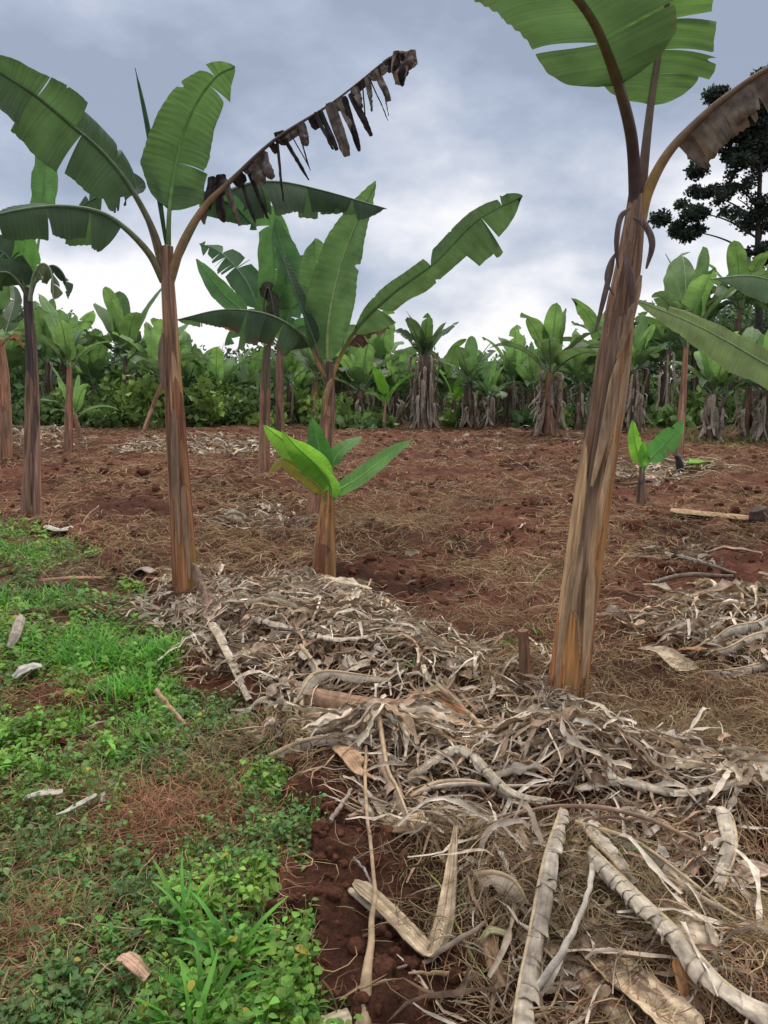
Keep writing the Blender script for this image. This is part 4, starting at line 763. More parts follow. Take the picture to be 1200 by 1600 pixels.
def clods():
    u = (1 + 5 ** .5) / 2
    v = nrm(np.array([(-1, u, 0), (1, u, 0), (-1, -u, 0), (1, -u, 0), (0, -1, u), (0, 1, u), (0, -1, -u), (0, 1, -u), (u, 0, -1), (u, 0, 1), (-u, 0, -1), (-u, 0, 1)], float))
    f = np.array([(0, 11, 5), (0, 5, 1), (0, 1, 7), (0, 7, 10), (0, 10, 11), (1, 5, 9), (5, 11, 4), (11, 10, 2), (10, 7, 6), (7, 1, 8), (3, 9, 4), (3, 4, 2), (3, 2, 6), (3, 6, 8), (3, 8, 9), (4, 9, 5), (2, 4, 11), (6, 2, 10), (8, 6, 7), (9, 8, 1)])
    def sub(v, f):
        vs = list(map(tuple, v)); c = {}
        def mid(a, b):
            k = (min(a, b), max(a, b))
            if k not in c: c[k] = len(vs); vs.append(tuple(nrm((np.array(vs[a]) + np.array(vs[b])) / 2)))
            return c[k]
        nf = []
        for a, b, d in f: x, y, z = mid(a, b), mid(b, d), mid(d, a); nf += [(a, x, z), (b, y, x), (d, z, y), (x, y, z)]
        return np.array(vs), np.array(nf)
    v, f = sub(v, f); v, f = sub(v, f); n = 11000
    x, y = fan(n, 1.4, 26, 77); rg = np.random.default_rng(4); keep = ~(inweed(x, y) & (rg.uniform(0, 1, n) < .8)) & (vn2(x, y, .9, 5) > -.3); x, y = x[keep], y[keep]; n = len(x)
    r = .006 + .024 * rg.uniform(0, 1, n) ** 2.2 * np.clip(y / 4, .8, 3) ** .7 * np.where(rg.uniform(0, 1, n) < .06, 1.8, 1); z = height(x, y) + r * .1
    c = np.stack([x, y, z], -1)[:, None]; s = r[:, None, None] * rg.uniform(.7, 1.25, (n, 1, 3)); p = v[None] * s
    dsp = 1 + .30 * vn(v[None] * 1.7 + rg.uniform(0, 99, (n, 1, 1)), 3) + .18 * vn(v[None] * 4.1 + rg.uniform(0, 99, (n, 1, 1)), 6); q = c + p * dsp[..., None]
    m = MB(); k = rg.uniform(.7, 1.35, (n, 1, 1)) * np.ones((1, len(v), 3))
    m.tris(q.reshape(-1, 3), (f[None] + (np.arange(n) * len(v))[:, None, None]).reshape(-1, 3), k.reshape(-1, 3))
    tag(m.build('soil_clods', M['soil']), 'loose crumbs and clods of red soil', 'soil', kind='stuff')
clods()

LIT = [(0.52, 0.435, 0.345), (0.43, 0.345, 0.265), (0.60, 0.51, 0.415), (0.34, 0.225, 0.15), (0.48, 0.34, 0.235), (0.16, 0.105, 0.075), (0.62, 0.54, 0.45), (0.35, 0.28, 0.22), (0.24, 0.165, 0.115)]
def polysample(poly, n, rg):
    p = np.array(gp(poly)); lo, hi = p.min(0), p.max(0); X = []; Y = []
    while sum(map(len, X)) < n:
        x = rg.uniform(lo[0], hi[0], n); y = rg.uniform(lo[1], hi[1], n); k = inpoly(x, y, [tuple(q) for q in p]); X.append(x[k]); Y.append(y[k])
    return np.concatenate(X)[:n], np.concatenate(Y)[:n]
def litter(poly, n, seed, sz, label, lift=.05, head=None, hv=2.0, pale=1.0, fr=.66):
    rg = np.random.default_rng(seed); m = MB(); x, y = polysample(poly, n, rg); lg = rg.uniform(0, 1, n)
    h = rg.uniform(0, 2 * pi, n) if head is None else rg.normal(head, hv, n)
    k = lg < fr; a = dict(S=8, lift=lift, pitch=(-.15, .7), turn=.5)
    ribbons(m, x[k], y[k], rg.uniform(.07, .22, k.sum()) * rg.uniform(1, 2.1, k.sum()) * sz, rg.uniform(.0025, .011, k.sum()) * sz, pick(LIT, k.sum(), seed) * pale, seed, Mv=4, curl=1.6, roll=.9, heading=h[k], crum=.8, blunt=.9, **a)
    k = ~k                                                   # broader crumpled pieces
    ribbons(m, x[k], y[k], rg.uniform(.06, .20, k.sum()) * sz, rg.uniform(.010, .032, k.sum()) ** 1.0 * sz * rg.uniform(.6, 1.2, k.sum()), pick(LIT, k.sum(), seed + 1) * pale, seed + 1, Mv=6, curl=2.2, roll=1.0, heading=h[k], crum=1.1, blunt=.95, **a)
    return tag(m.build('dry_leaf_litter', M['litter']), label, 'leaf litter', kind='stuff')
litter([(215, 975), (300, 915), (420, 935), (500, 925), (600, 960), (640, 1010), (560, 1080), (470, 1090), (330, 1080), (290, 1030)], 2300, 1, .85, 'pale heap of shredded dry banana leaves at the foot of the two left stems', lift=.09)
litter([(400, 1050), (560, 1010), (760, 1030), (800, 1150), (720, 1200), (560, 1190), (430, 1160)], 850, 2, .9, 'dry leaf litter heaped in the middle over brown sheaths', lift=.06)
litter([(540, 1170), (700, 1150), (800, 1165), (880, 1180), (1010, 1205), (1000, 1262), (860, 1262), (720, 1285), (640, 1300), (590, 1310), (565, 1270)], 900, 3, .72, 'tangle of pale dry leaf strips below the leaning stem', lift=.06)
litter([(930, 1215), (1100, 1230), (1160, 1260), (1160, 1400), (1080, 1420), (980, 1340), (880, 1270)], 430, 4, .62, 'dry leaf strips spread on the soil at the lower right', lift=.05)
litter([(720, 1380), (900, 1380), (1100, 1500), (1200, 1640), (760, 1640)], 240, 5, .55, 'dry leaf scraps between the big fallen leaves at the bottom right', lift=.04, pale=.85)
litter([(960, 990), (1060, 950), (1300, 925), (1400, 1040), (1200, 1070), (1090, 1060)], 900, 6, 1.0, 'pale dry leaf heap at the right edge beyond the leaning stem', lift=.07)
litter([(170, 720), (230, 690), (330, 690), (440, 700), (430, 722), (300, 722)], 800, 7, 1.9, 'strip of pale dry leaves across the field behind the tall left stem', lift=.12)
litter([(-60, 668), (90, 668), (160, 700), (60, 708), (-60, 700)], 500, 8, 2.2, 'dry leaves scattered behind the left edge stems', lift=.12)
litter([(355, 812), (440, 800), (490, 820), (460, 850), (360, 850)], 130, 9, 1.3, 'small scatter of dry leaves left of the bright young plant', lift=.07)
litter([(955, 745), (1060, 730), (1140, 745), (1060, 765), (970, 765)], 260, 10, 1.7, 'dry leaves around the small right shoot', lift=.1)
litter([(1010, 870), (1100, 860), (1130, 900), (1040, 900)], 60, 11, 1.3, 'a few grey dry strips in the soil right of the leaning stem', lift=.07, pale=.7)
litter([(845, 1090), (880, 1090), (885, 1180), (840, 1180)], 110, 12, .7, 'frayed pale leaf strips at the foot of the leaning stem', lift=.14)
litter([(600, 690), (830, 675), (950, 690), (900, 715), (650, 705)], 120, 13, 1.6, 'scattered straw-coloured scraps at the far end of the field', lift=.06, pale=.8)
litter([(-100, 820), (250, 880), (320, 1300), (350, 1640), (-100, 1640)], 70, 14, .5, 'pale dry scraps lying among the green weeds', lift=.05)
litter([(300, 700), (1200, 720), (1200, 1000), (300, 900)], 420, 15, .9, 'sparse dry scraps over the open tilled soil', lift=.04, pale=.8)

# ------------------------------------------------------------------ fallen pieces, each a thing
def gpts(pts): return [G(u, v, l) for u, v, l in pts]
def piece(name, label, cat, pts, W, curl=.7, col=GREY, seed=1, crum=.10, taper=(.1, .15), ends=.5, nref=(0, 0, 1), roll=(0, 0), n=70, mv=26, thick=.004, group=None, streak=.35):
    c = gpts(pts); m = MB(); strip(m, c, W, curl, n, mv, nref, col, taper, crum, seed, roll, streak, thick, ends)
    return tag(m.build(name, M['litter'], None, c[len(c) // 2]), label, cat, group)
def stalk(label, pts, r, col, seed=1, name='dry_leaf_stalk', cat='dry stalk', k=9):
    c = gpts(pts); m = MB(); cv = spline(c, 60); t = np.linspace(0, 1, 60); rad = np.interp(t, np.linspace(0, 1, len(r)), r)
    cv = cv + .004 * np.stack([vn2(t * 14, t * 0 + seed, 1, seed), t * 0, vn2(t * 11, t * 0 + seed, 1, seed + 2)], -1)
    tube(m, cv, rad, np.array(col) * (1 + .18 * vn2(t * 20, t * 0, 1, seed))[:, None], k, .7)
    for e_ in (0, -1): 
        pass
    return tag(m.build(name, M['litter'], None, c[len(c) // 2]), label, cat)
def fleaf(label, pts, W, seed, tear=(14, 14), fold=(-.5, -.5), curl=(-1.6, -1.6), col=(0.40, 0.34, 0.27), rc=(0.42, 0.31, 0.19), rr=(.013, .004), **k):
    c = gpts(pts); o = c[len(c) // 2]
    kw = dict(p0=.04, nref=(0, 0, 1), tear=tear, gap=.10, jit=.35, sweep=.05, seed=seed, name='fallen_leaf', m='litter', brown=.15, corr=3.5, droop=.1, base=.1, tip=(.6, .6), edge=.25, nv=8, n=170)
    kw.update(k)
    return tag(leaf(None, o, c, W, fold=fold, curl=curl, col=col, ribcol=rc, petiole=rc, rr=rr, **kw), label, 'dry leaf')
fleaf('torn dry leaf with a long midrib crossing the litter towards the right edge', [(900, 1285, .07), (990, 1315, .09), (1070, 1370, .08), (1140, 1425, .06), (1205, 1458, .03)], .040, 505, tear=(20, 20), fold=(-.9, -.9), gap=.4, rr=(.009, .004))
fleaf('pale dry leaf drooping over the middle of the left heap', [(470, 1010, .12), (495, 1035, .14), (480, 1065, .12), (460, 1100, .06)], .035, 506, tear=(3, 3), fold=(-.2, -.2), curl=(-.8, -.8))
fleaf('pale dry leaf arching off the right side of the left heap', [(470, 1105, .04), (480, 1062, .12), (510, 1048, .14), (570, 1055, .1), (610, 1062, .07)], .032, 507, tear=(2, 3), fold=(-.3, -.3), curl=(-.7, -.7))
fleaf('white-grey dry leaf lying flat in front of the brown sheaths', [(420, 1160, .03), (480, 1156, .05), (560, 1150, .05), (620, 1140, .05)], .035, 508, tear=(6, 6), fold=(-.2, -.2), curl=(-.9, -1.2), col=(0.46, 0.41, 0.35))
fleaf('dry leaf bundle pointing down from the middle of the tangle', [(592, 1130, .08), (605, 1180, .09), (620, 1230, .08), (640, 1280, .06), (650, 1300, .03)], .055, 509, tear=(4, 4), col=(0.36, 0.26, 0.19))
fleaf('broad twisted dry leaf across the tangle left of its centre', [(640, 1250, .05), (690, 1222, .08), (760, 1212, .08), (840, 1208, .07)], .028, 510, tear=(6, 6))
fleaf('pale dry leaf at the right edge heap, shredded towards the viewer', [(1240, 935, .12), (1190, 955, .14), (1140, 985, .12), (1100, 1000, .06)], .07, 511, tear=(12, 12), gap=.3, col=(0.46, 0.42, 0.35))
fleaf('grey dry leaf rib arching low across the right edge heap', [(1240, 985, .10), (1180, 1000, .12), (1130, 1015, .08), (1080, 1020, .04)], .045, 512, tear=(12, 12), gap=.4)
fleaf('long dry leaf lying level across the heap below the pale shredded one', [(1290, 1015, .08), (1210, 1030, .08), (1150, 1045, .06), (1095, 1050, .04)], .05, 514, tear=(12, 12), gap=.3)
fleaf('short curled dry leaf poking out left of the long curled one', [(745, 1368, .04), (775, 1360, .07), (805, 1375, .07), (826, 1402, .04)], .05, 513, tear=(1, 1), fold=(-.2, -.2), curl=(-.9, -.9), col=(0.44, 0.35, 0.26))

SH = (0.42, 0.30, 0.18)
piece('dry_sheath', 'broad tan leaf sheath running down to the bottom edge beside the long curled leaf', 'dry sheath', [(838, 1400, .02), (900, 1462, .03), (980, 1535, .03), (1090, 1625, .03)], .055, -.75, (0.47, 0.365, 0.25), 601, crum=.16, streak=.5, ends=.35, taper=(.15, .05))
piece('dry_sheath', 'thin tan leaf sheath lying along the left side of the broad one', 'dry sheath', [(812, 1420, .03), (880, 1480, .03), (960, 1565, .03), (1000, 1620, .03)], .035, .9, (0.36, 0.26, 0.17), 602)
piece('dry_sheath', 'split sheath end lying right of the broad tan one', 'dry sheath', [(950, 1495, .02), (1010, 1530, .03), (1070, 1555, .03), (1110, 1580, .02)], .04, .8, (0.33, 0.235, 0.165), 603)
piece('bent_sheath', 'V-shaped bent pale sheath on bare soil in the lower middle', 'dry sheath', [(552, 1378, .05), (610, 1430, .04), (655, 1478, .03), (672, 1490, .03), (690, 1460, .05), (702, 1390, .08), (712, 1290, .09)], .030, -.8, (0.48, 0.37, 0.25), 604, streak=.5, crum=.14, taper=(.05, .5), ends=.22, n=80)
piece('bent_sheath', 'narrow flat strip under the left end of the V-shaped sheath', 'dry sheath', [(546, 1388, .015), (575, 1412, .02), (600, 1432, .02)], .012, .3, (0.5, 0.43, 0.32), 605)
stalk('long thin dry stalk running from the tangle down past the V-shaped sheath', [(572, 1165, .09), (572, 1250, .09), (582, 1340, .06), (585, 1400, .07), (576, 1500, .03), (565, 1620, .02)], [.006, .006, .006, .006, .010, .022], (0.42, 0.30, 0.19), 1)
stalk('pale smooth curved stalk with a split end over the broad sheath', [(926, 1352, .09), (915, 1410, .11), (885, 1475, .11), (850, 1530, .09), (828, 1556, .07)], [.010, .008, .008, .010, .010], (0.52, 0.46, 0.38), 2)
stalk('pale stalk lying level above the tangle left of the pale fan of leaves', [(634, 1244, .05), (700, 1226, .09), (780, 1220, .09), (860, 1216, .09)], [.008, .008, .006, .004], (0.50, 0.42, 0.33), 3)
stalk('thin stalk bent in the tangle above the V-shaped sheath', [(560, 1240, .05), (620, 1260, .08), (690, 1275, .06), (725, 1298, .03), (770, 1280, .07), (830, 1262, .08)], [.005, .006, .007, .006, .006, .004], (0.42, 0.33, 0.25), 4)
stalk('short grey stick leaning on bare soil at the left side of the tangle', [(549, 1232, .08), (533, 1258, .05), (518, 1282, .02)], [.006, .008, .008], (0.34, 0.27, 0.22), 5, name='stick', cat='stick')
stalk('pinkish cut stick sticking out of the weeds at the left heap', [(243, 1078, .10), (262, 1102, .07), (290, 1134, .02)], [.012, .012, .011], (0.44, 0.27, 0.18), 6, name='stick', cat='stick')
stalk('thin grey twig crossing the bare soil beside the V-shaped sheath', [(552, 1340, .04), (568, 1362, .04), (585, 1388, .04)], [.004, .004, .004], (0.30, 0.27, 0.26), 7, name='stick', cat='stick')
stalk('pair of thin stalks under the V-shaped sheath pointing left', [(620, 1512, .02), (670, 1500, .02), (700, 1478, .05), (760, 1440, .06)], [.003, .007, .008, .006], (0.33, 0.25, 0.19), 8)
stalk('flat level stalk on the soil below the V-shaped sheath', [(640, 1520, .015), (700, 1522, .02), (748, 1520, .02)], [.003, .007, .004], (0.42, 0.28, 0.17), 9)
stalk('green-yellow grass stem slanting behind the V-shaped sheath', [(662, 1322, .05), (690, 1390, .06), (728, 1475, .04), (770, 1550, .02)], [.003, .003, .003, .002], (0.35, 0.34, 0.10), 10, name='grass_stem', cat='grass stem')
stalk('tan stalk slanting down right across the middle heap', [(682, 1072, .10), (735, 1112, .09), (800, 1166, .06)], [.013, .012, .008], (0.45, 0.31, 0.19), 11)
stalk('second tan stalk beside the first one on the middle heap', [(700, 1062, .08), (760, 1128, .06), (808, 1178, .04)], [.007, .008, .005], (0.36, 0.26, 0.18), 12)
stalk('thin stalk lying over the brown sheath in the middle heap', [(560, 1130, .10), (590, 1098, .13), (640, 1108, .12), (720, 1095, .1), (790, 1080, .06)], [.005, .006, .006, .005, .004], (0.47, 0.38, 0.29), 13)
stalk('slim brown stalk rising to the left off the middle heap', [(480, 1152, .05), (520, 1135, .08), (560, 1112, .10), (610, 1098, .13)], [.010, .010, .008, .006], (0.34, 0.26, 0.19), 14)
stalk('long stalk lying in the sheaths under the pale rib near the lower right', [(760, 1290, .07), (850, 1262, .10), (940, 1262, .10), (1040, 1290, .08), (1130, 1340, .05)], [.004, .005, .007, .007, .004], (0.36, 0.24, 0.17), 15)
stalk('pale stalk ending at the right edge below the torn leaf', [(1040, 1360, .07), (1090, 1400, .07), (1150, 1432, .05), (1210, 1466, .04)], [.007, .008, .009, .006], (0.44, 0.35, 0.26), 16)
stalk('reddish twig lying between the weeds and the tall left stem', [(118, 835, .02), (135, 815, .08), (155, 792, .14)], [.006, .009, .008], (0.35, 0.20, 0.15), 17, name='stick', cat='stick')
stalk('thin stick lying level on the weeds before the tall left stem', [(150, 945, .03), (215, 940, .04), (265, 952, .05), (330, 945, .04)], [.004, .007, .007, .005], (0.26, 0.17, 0.12), 18, name='stick', cat='stick')
stalk('thin leaning straw left of the leaning stem in the field', [(822, 935, .03), (838, 905, .12), (860, 880, .2)], [.005, .005, .003], (0.38, 0.32, 0.18), 19, name='grass_stem', cat='grass stem')
piece('curled_sheath', 'rolled brown leaf sheath in the middle heap, upper one', 'dry sheath', [(440, 1072, .06), (500, 1078, .09), (570, 1085, .09), (640, 1095, .06)], .085, 1.5, (0.28, 0.175, 0.115), 611, mv=18, crum=.08)
piece('curled_sheath', 'rolled tan leaf sheath in the middle heap, long lower one', 'dry sheath', [(470, 1100, .02), (540, 1118, .05), (620, 1128, .07), (690, 1115, .07)], .075, 1.4, (0.37, 0.26, 0.17), 612, mv=18, crum=.08)
piece('dry_sheath', 'short pinkish sheath end at the left foot of the middle heap', 'dry sheath', [(385, 1125, .03), (405, 1118, .05), (425, 1120, .04)], .04, .8, (0.42, 0.29, 0.21), 613, ends=.9)
piece('dry_sheath', 'orange-brown sheath in the middle heap right of the rolled ones', 'dry sheath', [(640, 1080, .08), (690, 1085, .1), (740, 1105, .06)], .04, .9, (0.36, 0.19, 0.09), 614)
piece('dry_sheath', 'pinkish tan sheath standing up in the tangle near the bare soil', 'dry sheath', [(530, 1160, .06), (550, 1178, .10), (565, 1200, .08), (580, 1215, .05)], .04, .6, (0.46, 0.29, 0.18), 615)
piece('dry_sheath', 'flared brown sheath end at the bottom of the tangle', 'dry sheath', [(600, 1295, .02), (635, 1282, .05), (660, 1270, .05)], .045, .8, (0.38, 0.26, 0.17), 616, taper=(.6, .1), ends=.15)
piece('dry_sheath', 'pink-tan square scrap of sheath among the bottom left weeds', 'dry sheath', [(192, 1490, .09), (208, 1500, .10), (232, 1525, .06)], .022, .3, (0.50, 0.32, 0.22), 617, ends=.85)
piece('dry_sheath', 'pale cream sheath scrap cut by the bottom edge', 'dry sheath', [(488, 1604, .05), (515, 1597, .05), (548, 1596, .04)], .030, .3, (0.50, 0.41, 0.30), 618, ends=.95)
piece('dry_sheath', 'tan striped leaf scrap entering at the right edge', 'dry sheath', [(1145, 1388, .03), (1180, 1360, .06), (1225, 1325, .06)], .042, -.5, (0.42, 0.32, 0.24), 619, taper=(.4, .1), ends=.3)
piece('dry_sheath', 'flat broad tan leaf piece standing behind the thick rolled leaf', 'dry sheath', [(1078, 1420, .05), (1090, 1455, .06), (1100, 1500, .02)], .05, .3, (0.42, 0.34, 0.25), 620, taper=(.6, .1), ends=.4)
piece('dry_sheath', 'orange sheath sticking down under the thick rolled leaf', 'dry sheath', [(1060, 1500, .05), (1070, 1535, .05), (1078, 1570, .01)], .018, .8, (0.40, 0.20, 0.09), 621, ends=.8)
piece('dry_sheath', 'brown curled sheath left of the long curled leaf at the bottom', 'dry sheath', [(765, 1455, .05), (772, 1495, .04), (790, 1540, .02)], .026, .9, (0.33, 0.21, 0.13), 622, ends=.7)
piece('dry_sheath', 'olive curved leaf stub left of the long curled leaf', 'dry sheath', [(742, 1470, .02), (765, 1450, .07), (800, 1458, .06)], .014, .8, (0.34, 0.32, 0.17), 623)
piece('dry_sheath', 'pale twisted sheath lying in the soil right of the leaning stem', 'dry sheath', [(998, 1010, .04), (1035, 1020, .07), (1065, 1040, .05), (1090, 1043, .03)], .05, -.8, (0.47, 0.38, 0.27), 624, taper=(.5, .2), ends=.15, roll=(0, .8))
piece('dry_sheath', 'orange-brown sheath beside the pale twisted one', 'dry sheath', [(1062, 1012, .06), (1085, 1010, .09), (1105, 1015, .07)], .035, .8, (0.36, 0.18, 0.09), 625)
piece('cut_stalk', 'long tan piece of banana stem lying level on the far right soil', 'banana stem', [(1048, 799, .09), (1172, 806, .09)], .085, 1.0, (0.46, 0.31, 0.19), 626, mv=18, crum=.03, ends=.8)
piece('dry_sheath', 'pale grey sheath lying on the weeds at the left edge', 'dry sheath', [(18, 1055, .07), (35, 1040, .1), (60, 1036, .07)], .045, .8, (0.50, 0.48, 0.42), 627)
piece('dry_sheath', 'grey-brown curled sheath upright at the left edge above the pale grey one', 'dry sheath', [(12, 1010, .05), (24, 985, .1), (32, 960, .12)], .035, 1.0, (0.36, 0.30, 0.25), 628)
piece('dry_sheath', 'striped pale leaf scrap in the lower left weeds', 'dry sheath', [(38, 1245, .07), (65, 1236, .09), (98, 1235, .07)], .024, .4, (0.44, 0.40, 0.32), 629)
piece('dry_sheath', 'short pale leaf scrap right of the striped one', 'dry sheath', [(88, 1272, .07), (110, 1262, .09), (150, 1240, .07)], .012, .4, (0.46, 0.44, 0.36), 630)
piece('dry_sheath', 'pale scrap of sheath on the soil below the reddish twig', 'dry sheath', [(72, 820, .04), (92, 822, .08), (112, 830, .04)], .05, .6, (0.45, 0.42, 0.34), 631)
piece('dry_sheath', 'grey angular scrap left of the tall left stem', 'dry sheath', [(212, 892, .03), (226, 886, .07), (242, 890, .04)], .045, .7, (0.33, 0.29, 0.24), 632, ends=.8)
piece('dry_sheath', 'brown sheath lying level before the tall left stem', 'dry sheath', [(65, 905, .04), (110, 900, .08), (165, 905, .04)], .03, 1.0, (0.32, 0.19, 0.12), 633)
piece('dry_sheath', 'pale sheath tip standing at the right foot of the tall left stem', 'dry sheath', [(322, 925, .16), (323, 945, .10), (322, 965, .05)], .03, .8, (0.45, 0.30, 0.22), 634)
stalk('dead grey branch lying level on the soil right of the leaning stem', [(1020, 892, .05), (1070, 894, .08), (1145, 900, .05)], [.016, .018, .012], (0.22, 0.18, 0.14), 21, name='stick', cat='stick')
stalk('grey weathered stalk slanting behind the dead grey branch', [(1040, 862, .10), (1090, 872, .10), (1150, 893, .05)], [.015, .018, .010], (0.30, 0.25, 0.20), 22, name='stick', cat='stick')

def rolled(label, pts, Rd, seed, side=1, bands=18, col=(0.50, 0.425, 0.335), mr=.008, rc=(0.50, 0.39, 0.25), arc=3.5, taper=.5):
    c = gpts(pts); o = c[len(c) // 2]; cv = spline(c, 160); tt = np.linspace(0, 1, 160); T = nrm(np.gradient(cv, axis=0)); B = nrm(np.cross(T, [0, 0, 1.])); Nn = np.cross(B, T)
    rg = np.random.default_rng(seed); m = MB(); ed = np.linspace(0, 1, bands + 1) + np.concatenate([[0], rg.uniform(-.42, .42, bands - 1) / bands, [0]])
    ev = lambda A, a: np.stack([np.interp(a, tt, A[:, k]) for k in range(3)], -1)
    for k in range(bands):
        b0, b1 = ed[k], ed[k + 1] + rg.uniform(.12, .3) / bands; la = np.linspace(0, 1, 7)[:, None]; a = b0 + (b1 - b0) * la
        ph = np.linspace(0, arc * rg.uniform(.8, 1.1), 20)[None]; sk = rg.uniform(.1, .5) / bands * ph / pi; a2 = np.clip(a + sk, 0, 1)
        pr = (1 - taper * a2 ** 2) * np.clip(.45 + a2 * 6, 0, 1); rr_ = Rd * rg.uniform(.9, 1.12) * pr * (1 + .17 * (la - .4)) * (1 + .10 * vn2(ph * 2 + k, la * 2, 1, seed) * ph / 2)
        p = ev(cv, a2); q = p + side * (rr_ * (1 - np.cos(ph)))[..., None] * ev(B, a2) + (rr_ * np.sin(ph) * .62)[..., None] * ev(Nn, a2)
        q = q + (.26 * Rd * (vn(q * 45, seed) + .7 * vn(q * 110, seed + 1)))[..., None] * ev(Nn, a2)
        kc = np.array(col) * (rg.uniform(.7, 1.15) * (1 + .22 * vn2(ph * 5, la * 1.2 + k, 1, seed + 1) + .22 * vn2(ph * 2, la + k * 3, 1, seed + 2)) * (1 - .35 * smooth(la, .85, 1.0)))[..., None]
        m.grid(q, kc[None])
    lf = m.build('rolled_dry_leaf', M['litter'], None, o); m = MB()
    tube(m, cv, mr * (1.15 - .5 * tt), np.array(rc) * (1 + .15 * vn2(tt * 15, tt * 0, 1, seed))[:, None], 8, .8); mo = m.build('midrib', M['litter'], lf, o)
    return tag(lf, label, 'dry leaf')
rolled('long curled dry leaf with a straight pale midrib running down to the bottom edge', [(878, 1262, .08), (852, 1340, .09), (828, 1440, .10), (808, 1560, .09), (797, 1660, .08)], .0185, 501, -1, 19, taper=-.3)
rolled('thick rolled dry leaf slanting down to the lower right corner', [(922, 1325, .09), (985, 1385, .09), (1060, 1455, .08), (1140, 1515, .07), (1250, 1600, .05)], .0225, 502, 1, 19, taper=-.1)
rolled('dry leaf lying flat to the right below the leaning stem, pale ribbed tip', [(900, 1218, .05), (960, 1212, .06), (1060, 1228, .05), (1130, 1225, .05), (1192, 1205, .06)], .020, 503, 1, 20)
rolled('crumpled dry leaf standing in folds near the right edge', [(1105, 1262, .05), (1138, 1270, .08), (1150, 1315, .08), (1140, 1360, .06), (1128, 1395, .04)], .026, 504, 1, 9, arc=2.6)
rolled('second rolled dry leaf under the pale curved stalk, right of the long curled one', [(905, 1280, .05), (925, 1310, .07), (958, 1345, .07), (985, 1385, .05)], .024, 515, -1, 6, arc=2.8)
rolled('rolled grey leaf lying level on the tangle left of the leaning stem foot', [(640, 1178, .07), (720, 1168, .09), (800, 1182, .09), (868, 1200, .08)], .024, 516, 1, 12)
rolled('pale rolled leaf crossing the left heap from its top', [(395, 955, .10), (430, 975, .12), (470, 985, .12), (520, 985, .12), (575, 1000, .08)], .026, 517, 1, 14)
rolled('pale rolled leaf lying along the left edge of the left heap', [(300, 945, .08), (330, 985, .10), (350, 1020, .12), (385, 1065, .08)], .024, 518, -1, 12)
litter([(640, 1290), (900, 1290), (1180, 1420), (1240, 1640), (700, 1640), (760, 1450)], 250, 16, .9, 'long dry strips strewn among the rolled leaves at the lower right', lift=.05, fr=1.0)
litter([(700, 1180), (900, 1180), (1180, 1215), (1170, 1250), (980, 1290), (760, 1280)], 260, 17, .9, 'flattened pale dry leaves along the top of the lower right tangle', lift=.08, head=0.1, hv=.5, pale=1.1)
def burst(u, v, n, seed, ln, wd, label, a0=0, a1=6.283, lift=.1, pitch=(-.2, .5)):
    rg = np.random.default_rng(seed); c = G0(u, v); h = rg.uniform(a0, a1, n); r0 = rg.uniform(0, 1, n) ** .7 * ln * .45; h2 = h + rg.normal(0, .7, n)
    m = MB(); ribbons(m, c[0] + np.cos(h) * r0, c[1] + np.sin(h) * r0, rg.uniform(.25, 1.0, n) * ln, rg.uniform(.4, 2.0, n) * wd, pick([(0.58, 0.49, 0.39), (0.46, 0.37, 0.28), (0.38, 0.27, 0.18), (0.52, 0.45, 0.36), (0.26, 0.19, 0.14)], n, seed), seed, S=12, Mv=6, curl=1.6, pitch=pitch, bend=.8, turn=.9, lift=lift, roll=.9, heading=h2, crum=1.0, blunt=.8)
    return tag(m.build('shredded_leaf_bundle', M['litter'], None, c), label, 'dry leaf')
burst(868, 1225, 50, 1, .36, .008, 'loose bundle of shredded leaf strips just below the leaning stem')
burst(480, 940, 60, 2, .5, .016, 'shredded leaf bundle on top of the left heap below the bright young plant', 3.0, 6.5)
burst(600, 1150, 60, 3, .40, .010, 'shredded leaf bundle hanging down from the middle of the tangle', 3.6, 5.8)
burst(500, 1010, 60, 4, .42, .013, 'pale shredded leaf bundle in the middle of the left heap', 2.6, 6.8)
burst(1130, 1270, 40, 5, .3, .010, 'shredded leaf bundle beside the crumpled leaf near the right edge')
burst(1200, 960, 70, 6, .7, .022, 'shredded leaf bundle on the right edge heap', 2.4, 7.0)
burst(860, 1130, 40, 7, .3, .008, 'frayed leaf strips spilling from the leaning stem foot', 4.0, 5.4)

def stumps():
    g = G(820, 1098); Y = float(g[1]); m = MB()
    cv = [g - [0, 0, .04], P(820, 1040, Y), P(817, 985, Y)]
    o = stem(None, g, cv, [.030, .026, .024], [(0.22, 0.11, 0.07), (0.13, 0.08, 0.06), (0.28, 0.15, 0.09)], seed=700, nh=60, na=36, sheaths=7, name='dry_stump', layer=.003); tag(o, 'short dry brown stump standing left of the leaning stem', 'stump')
    g = G(1062, 748); Y = float(g[1])
    o = stem(None, g, [g - [0, 0, .04], P(1063, 735, Y), P(1060, 718, Y), P(1056, 712, Y)], [.05, .055, .06, .03], [(0.02, 0.02, 0.024), (0.035, 0.03, 0.03)], topcol=(0.02, 0.02, 0.025), seed=701, nh=40, na=24, sheaths=4, name='rotten_stump'); tag(o, 'small black rotten stump right of the small bright shoot', 'stump')
    g = G(1188, 815); Y = float(g[1])
    o = stem(None, g, [g - [0, 0, .04], P(1187, 805, Y), P(1184, 795, Y)], [.11, .12, .09], [(0.07, 0.04, 0.032), (0.10, 0.055, 0.04)], seed=702, nh=30, na=30, sheaths=5, name='cut_stump'); tag(o, 'dark low cut stump at the right edge beside the tan stem piece', 'stump')
stumps()

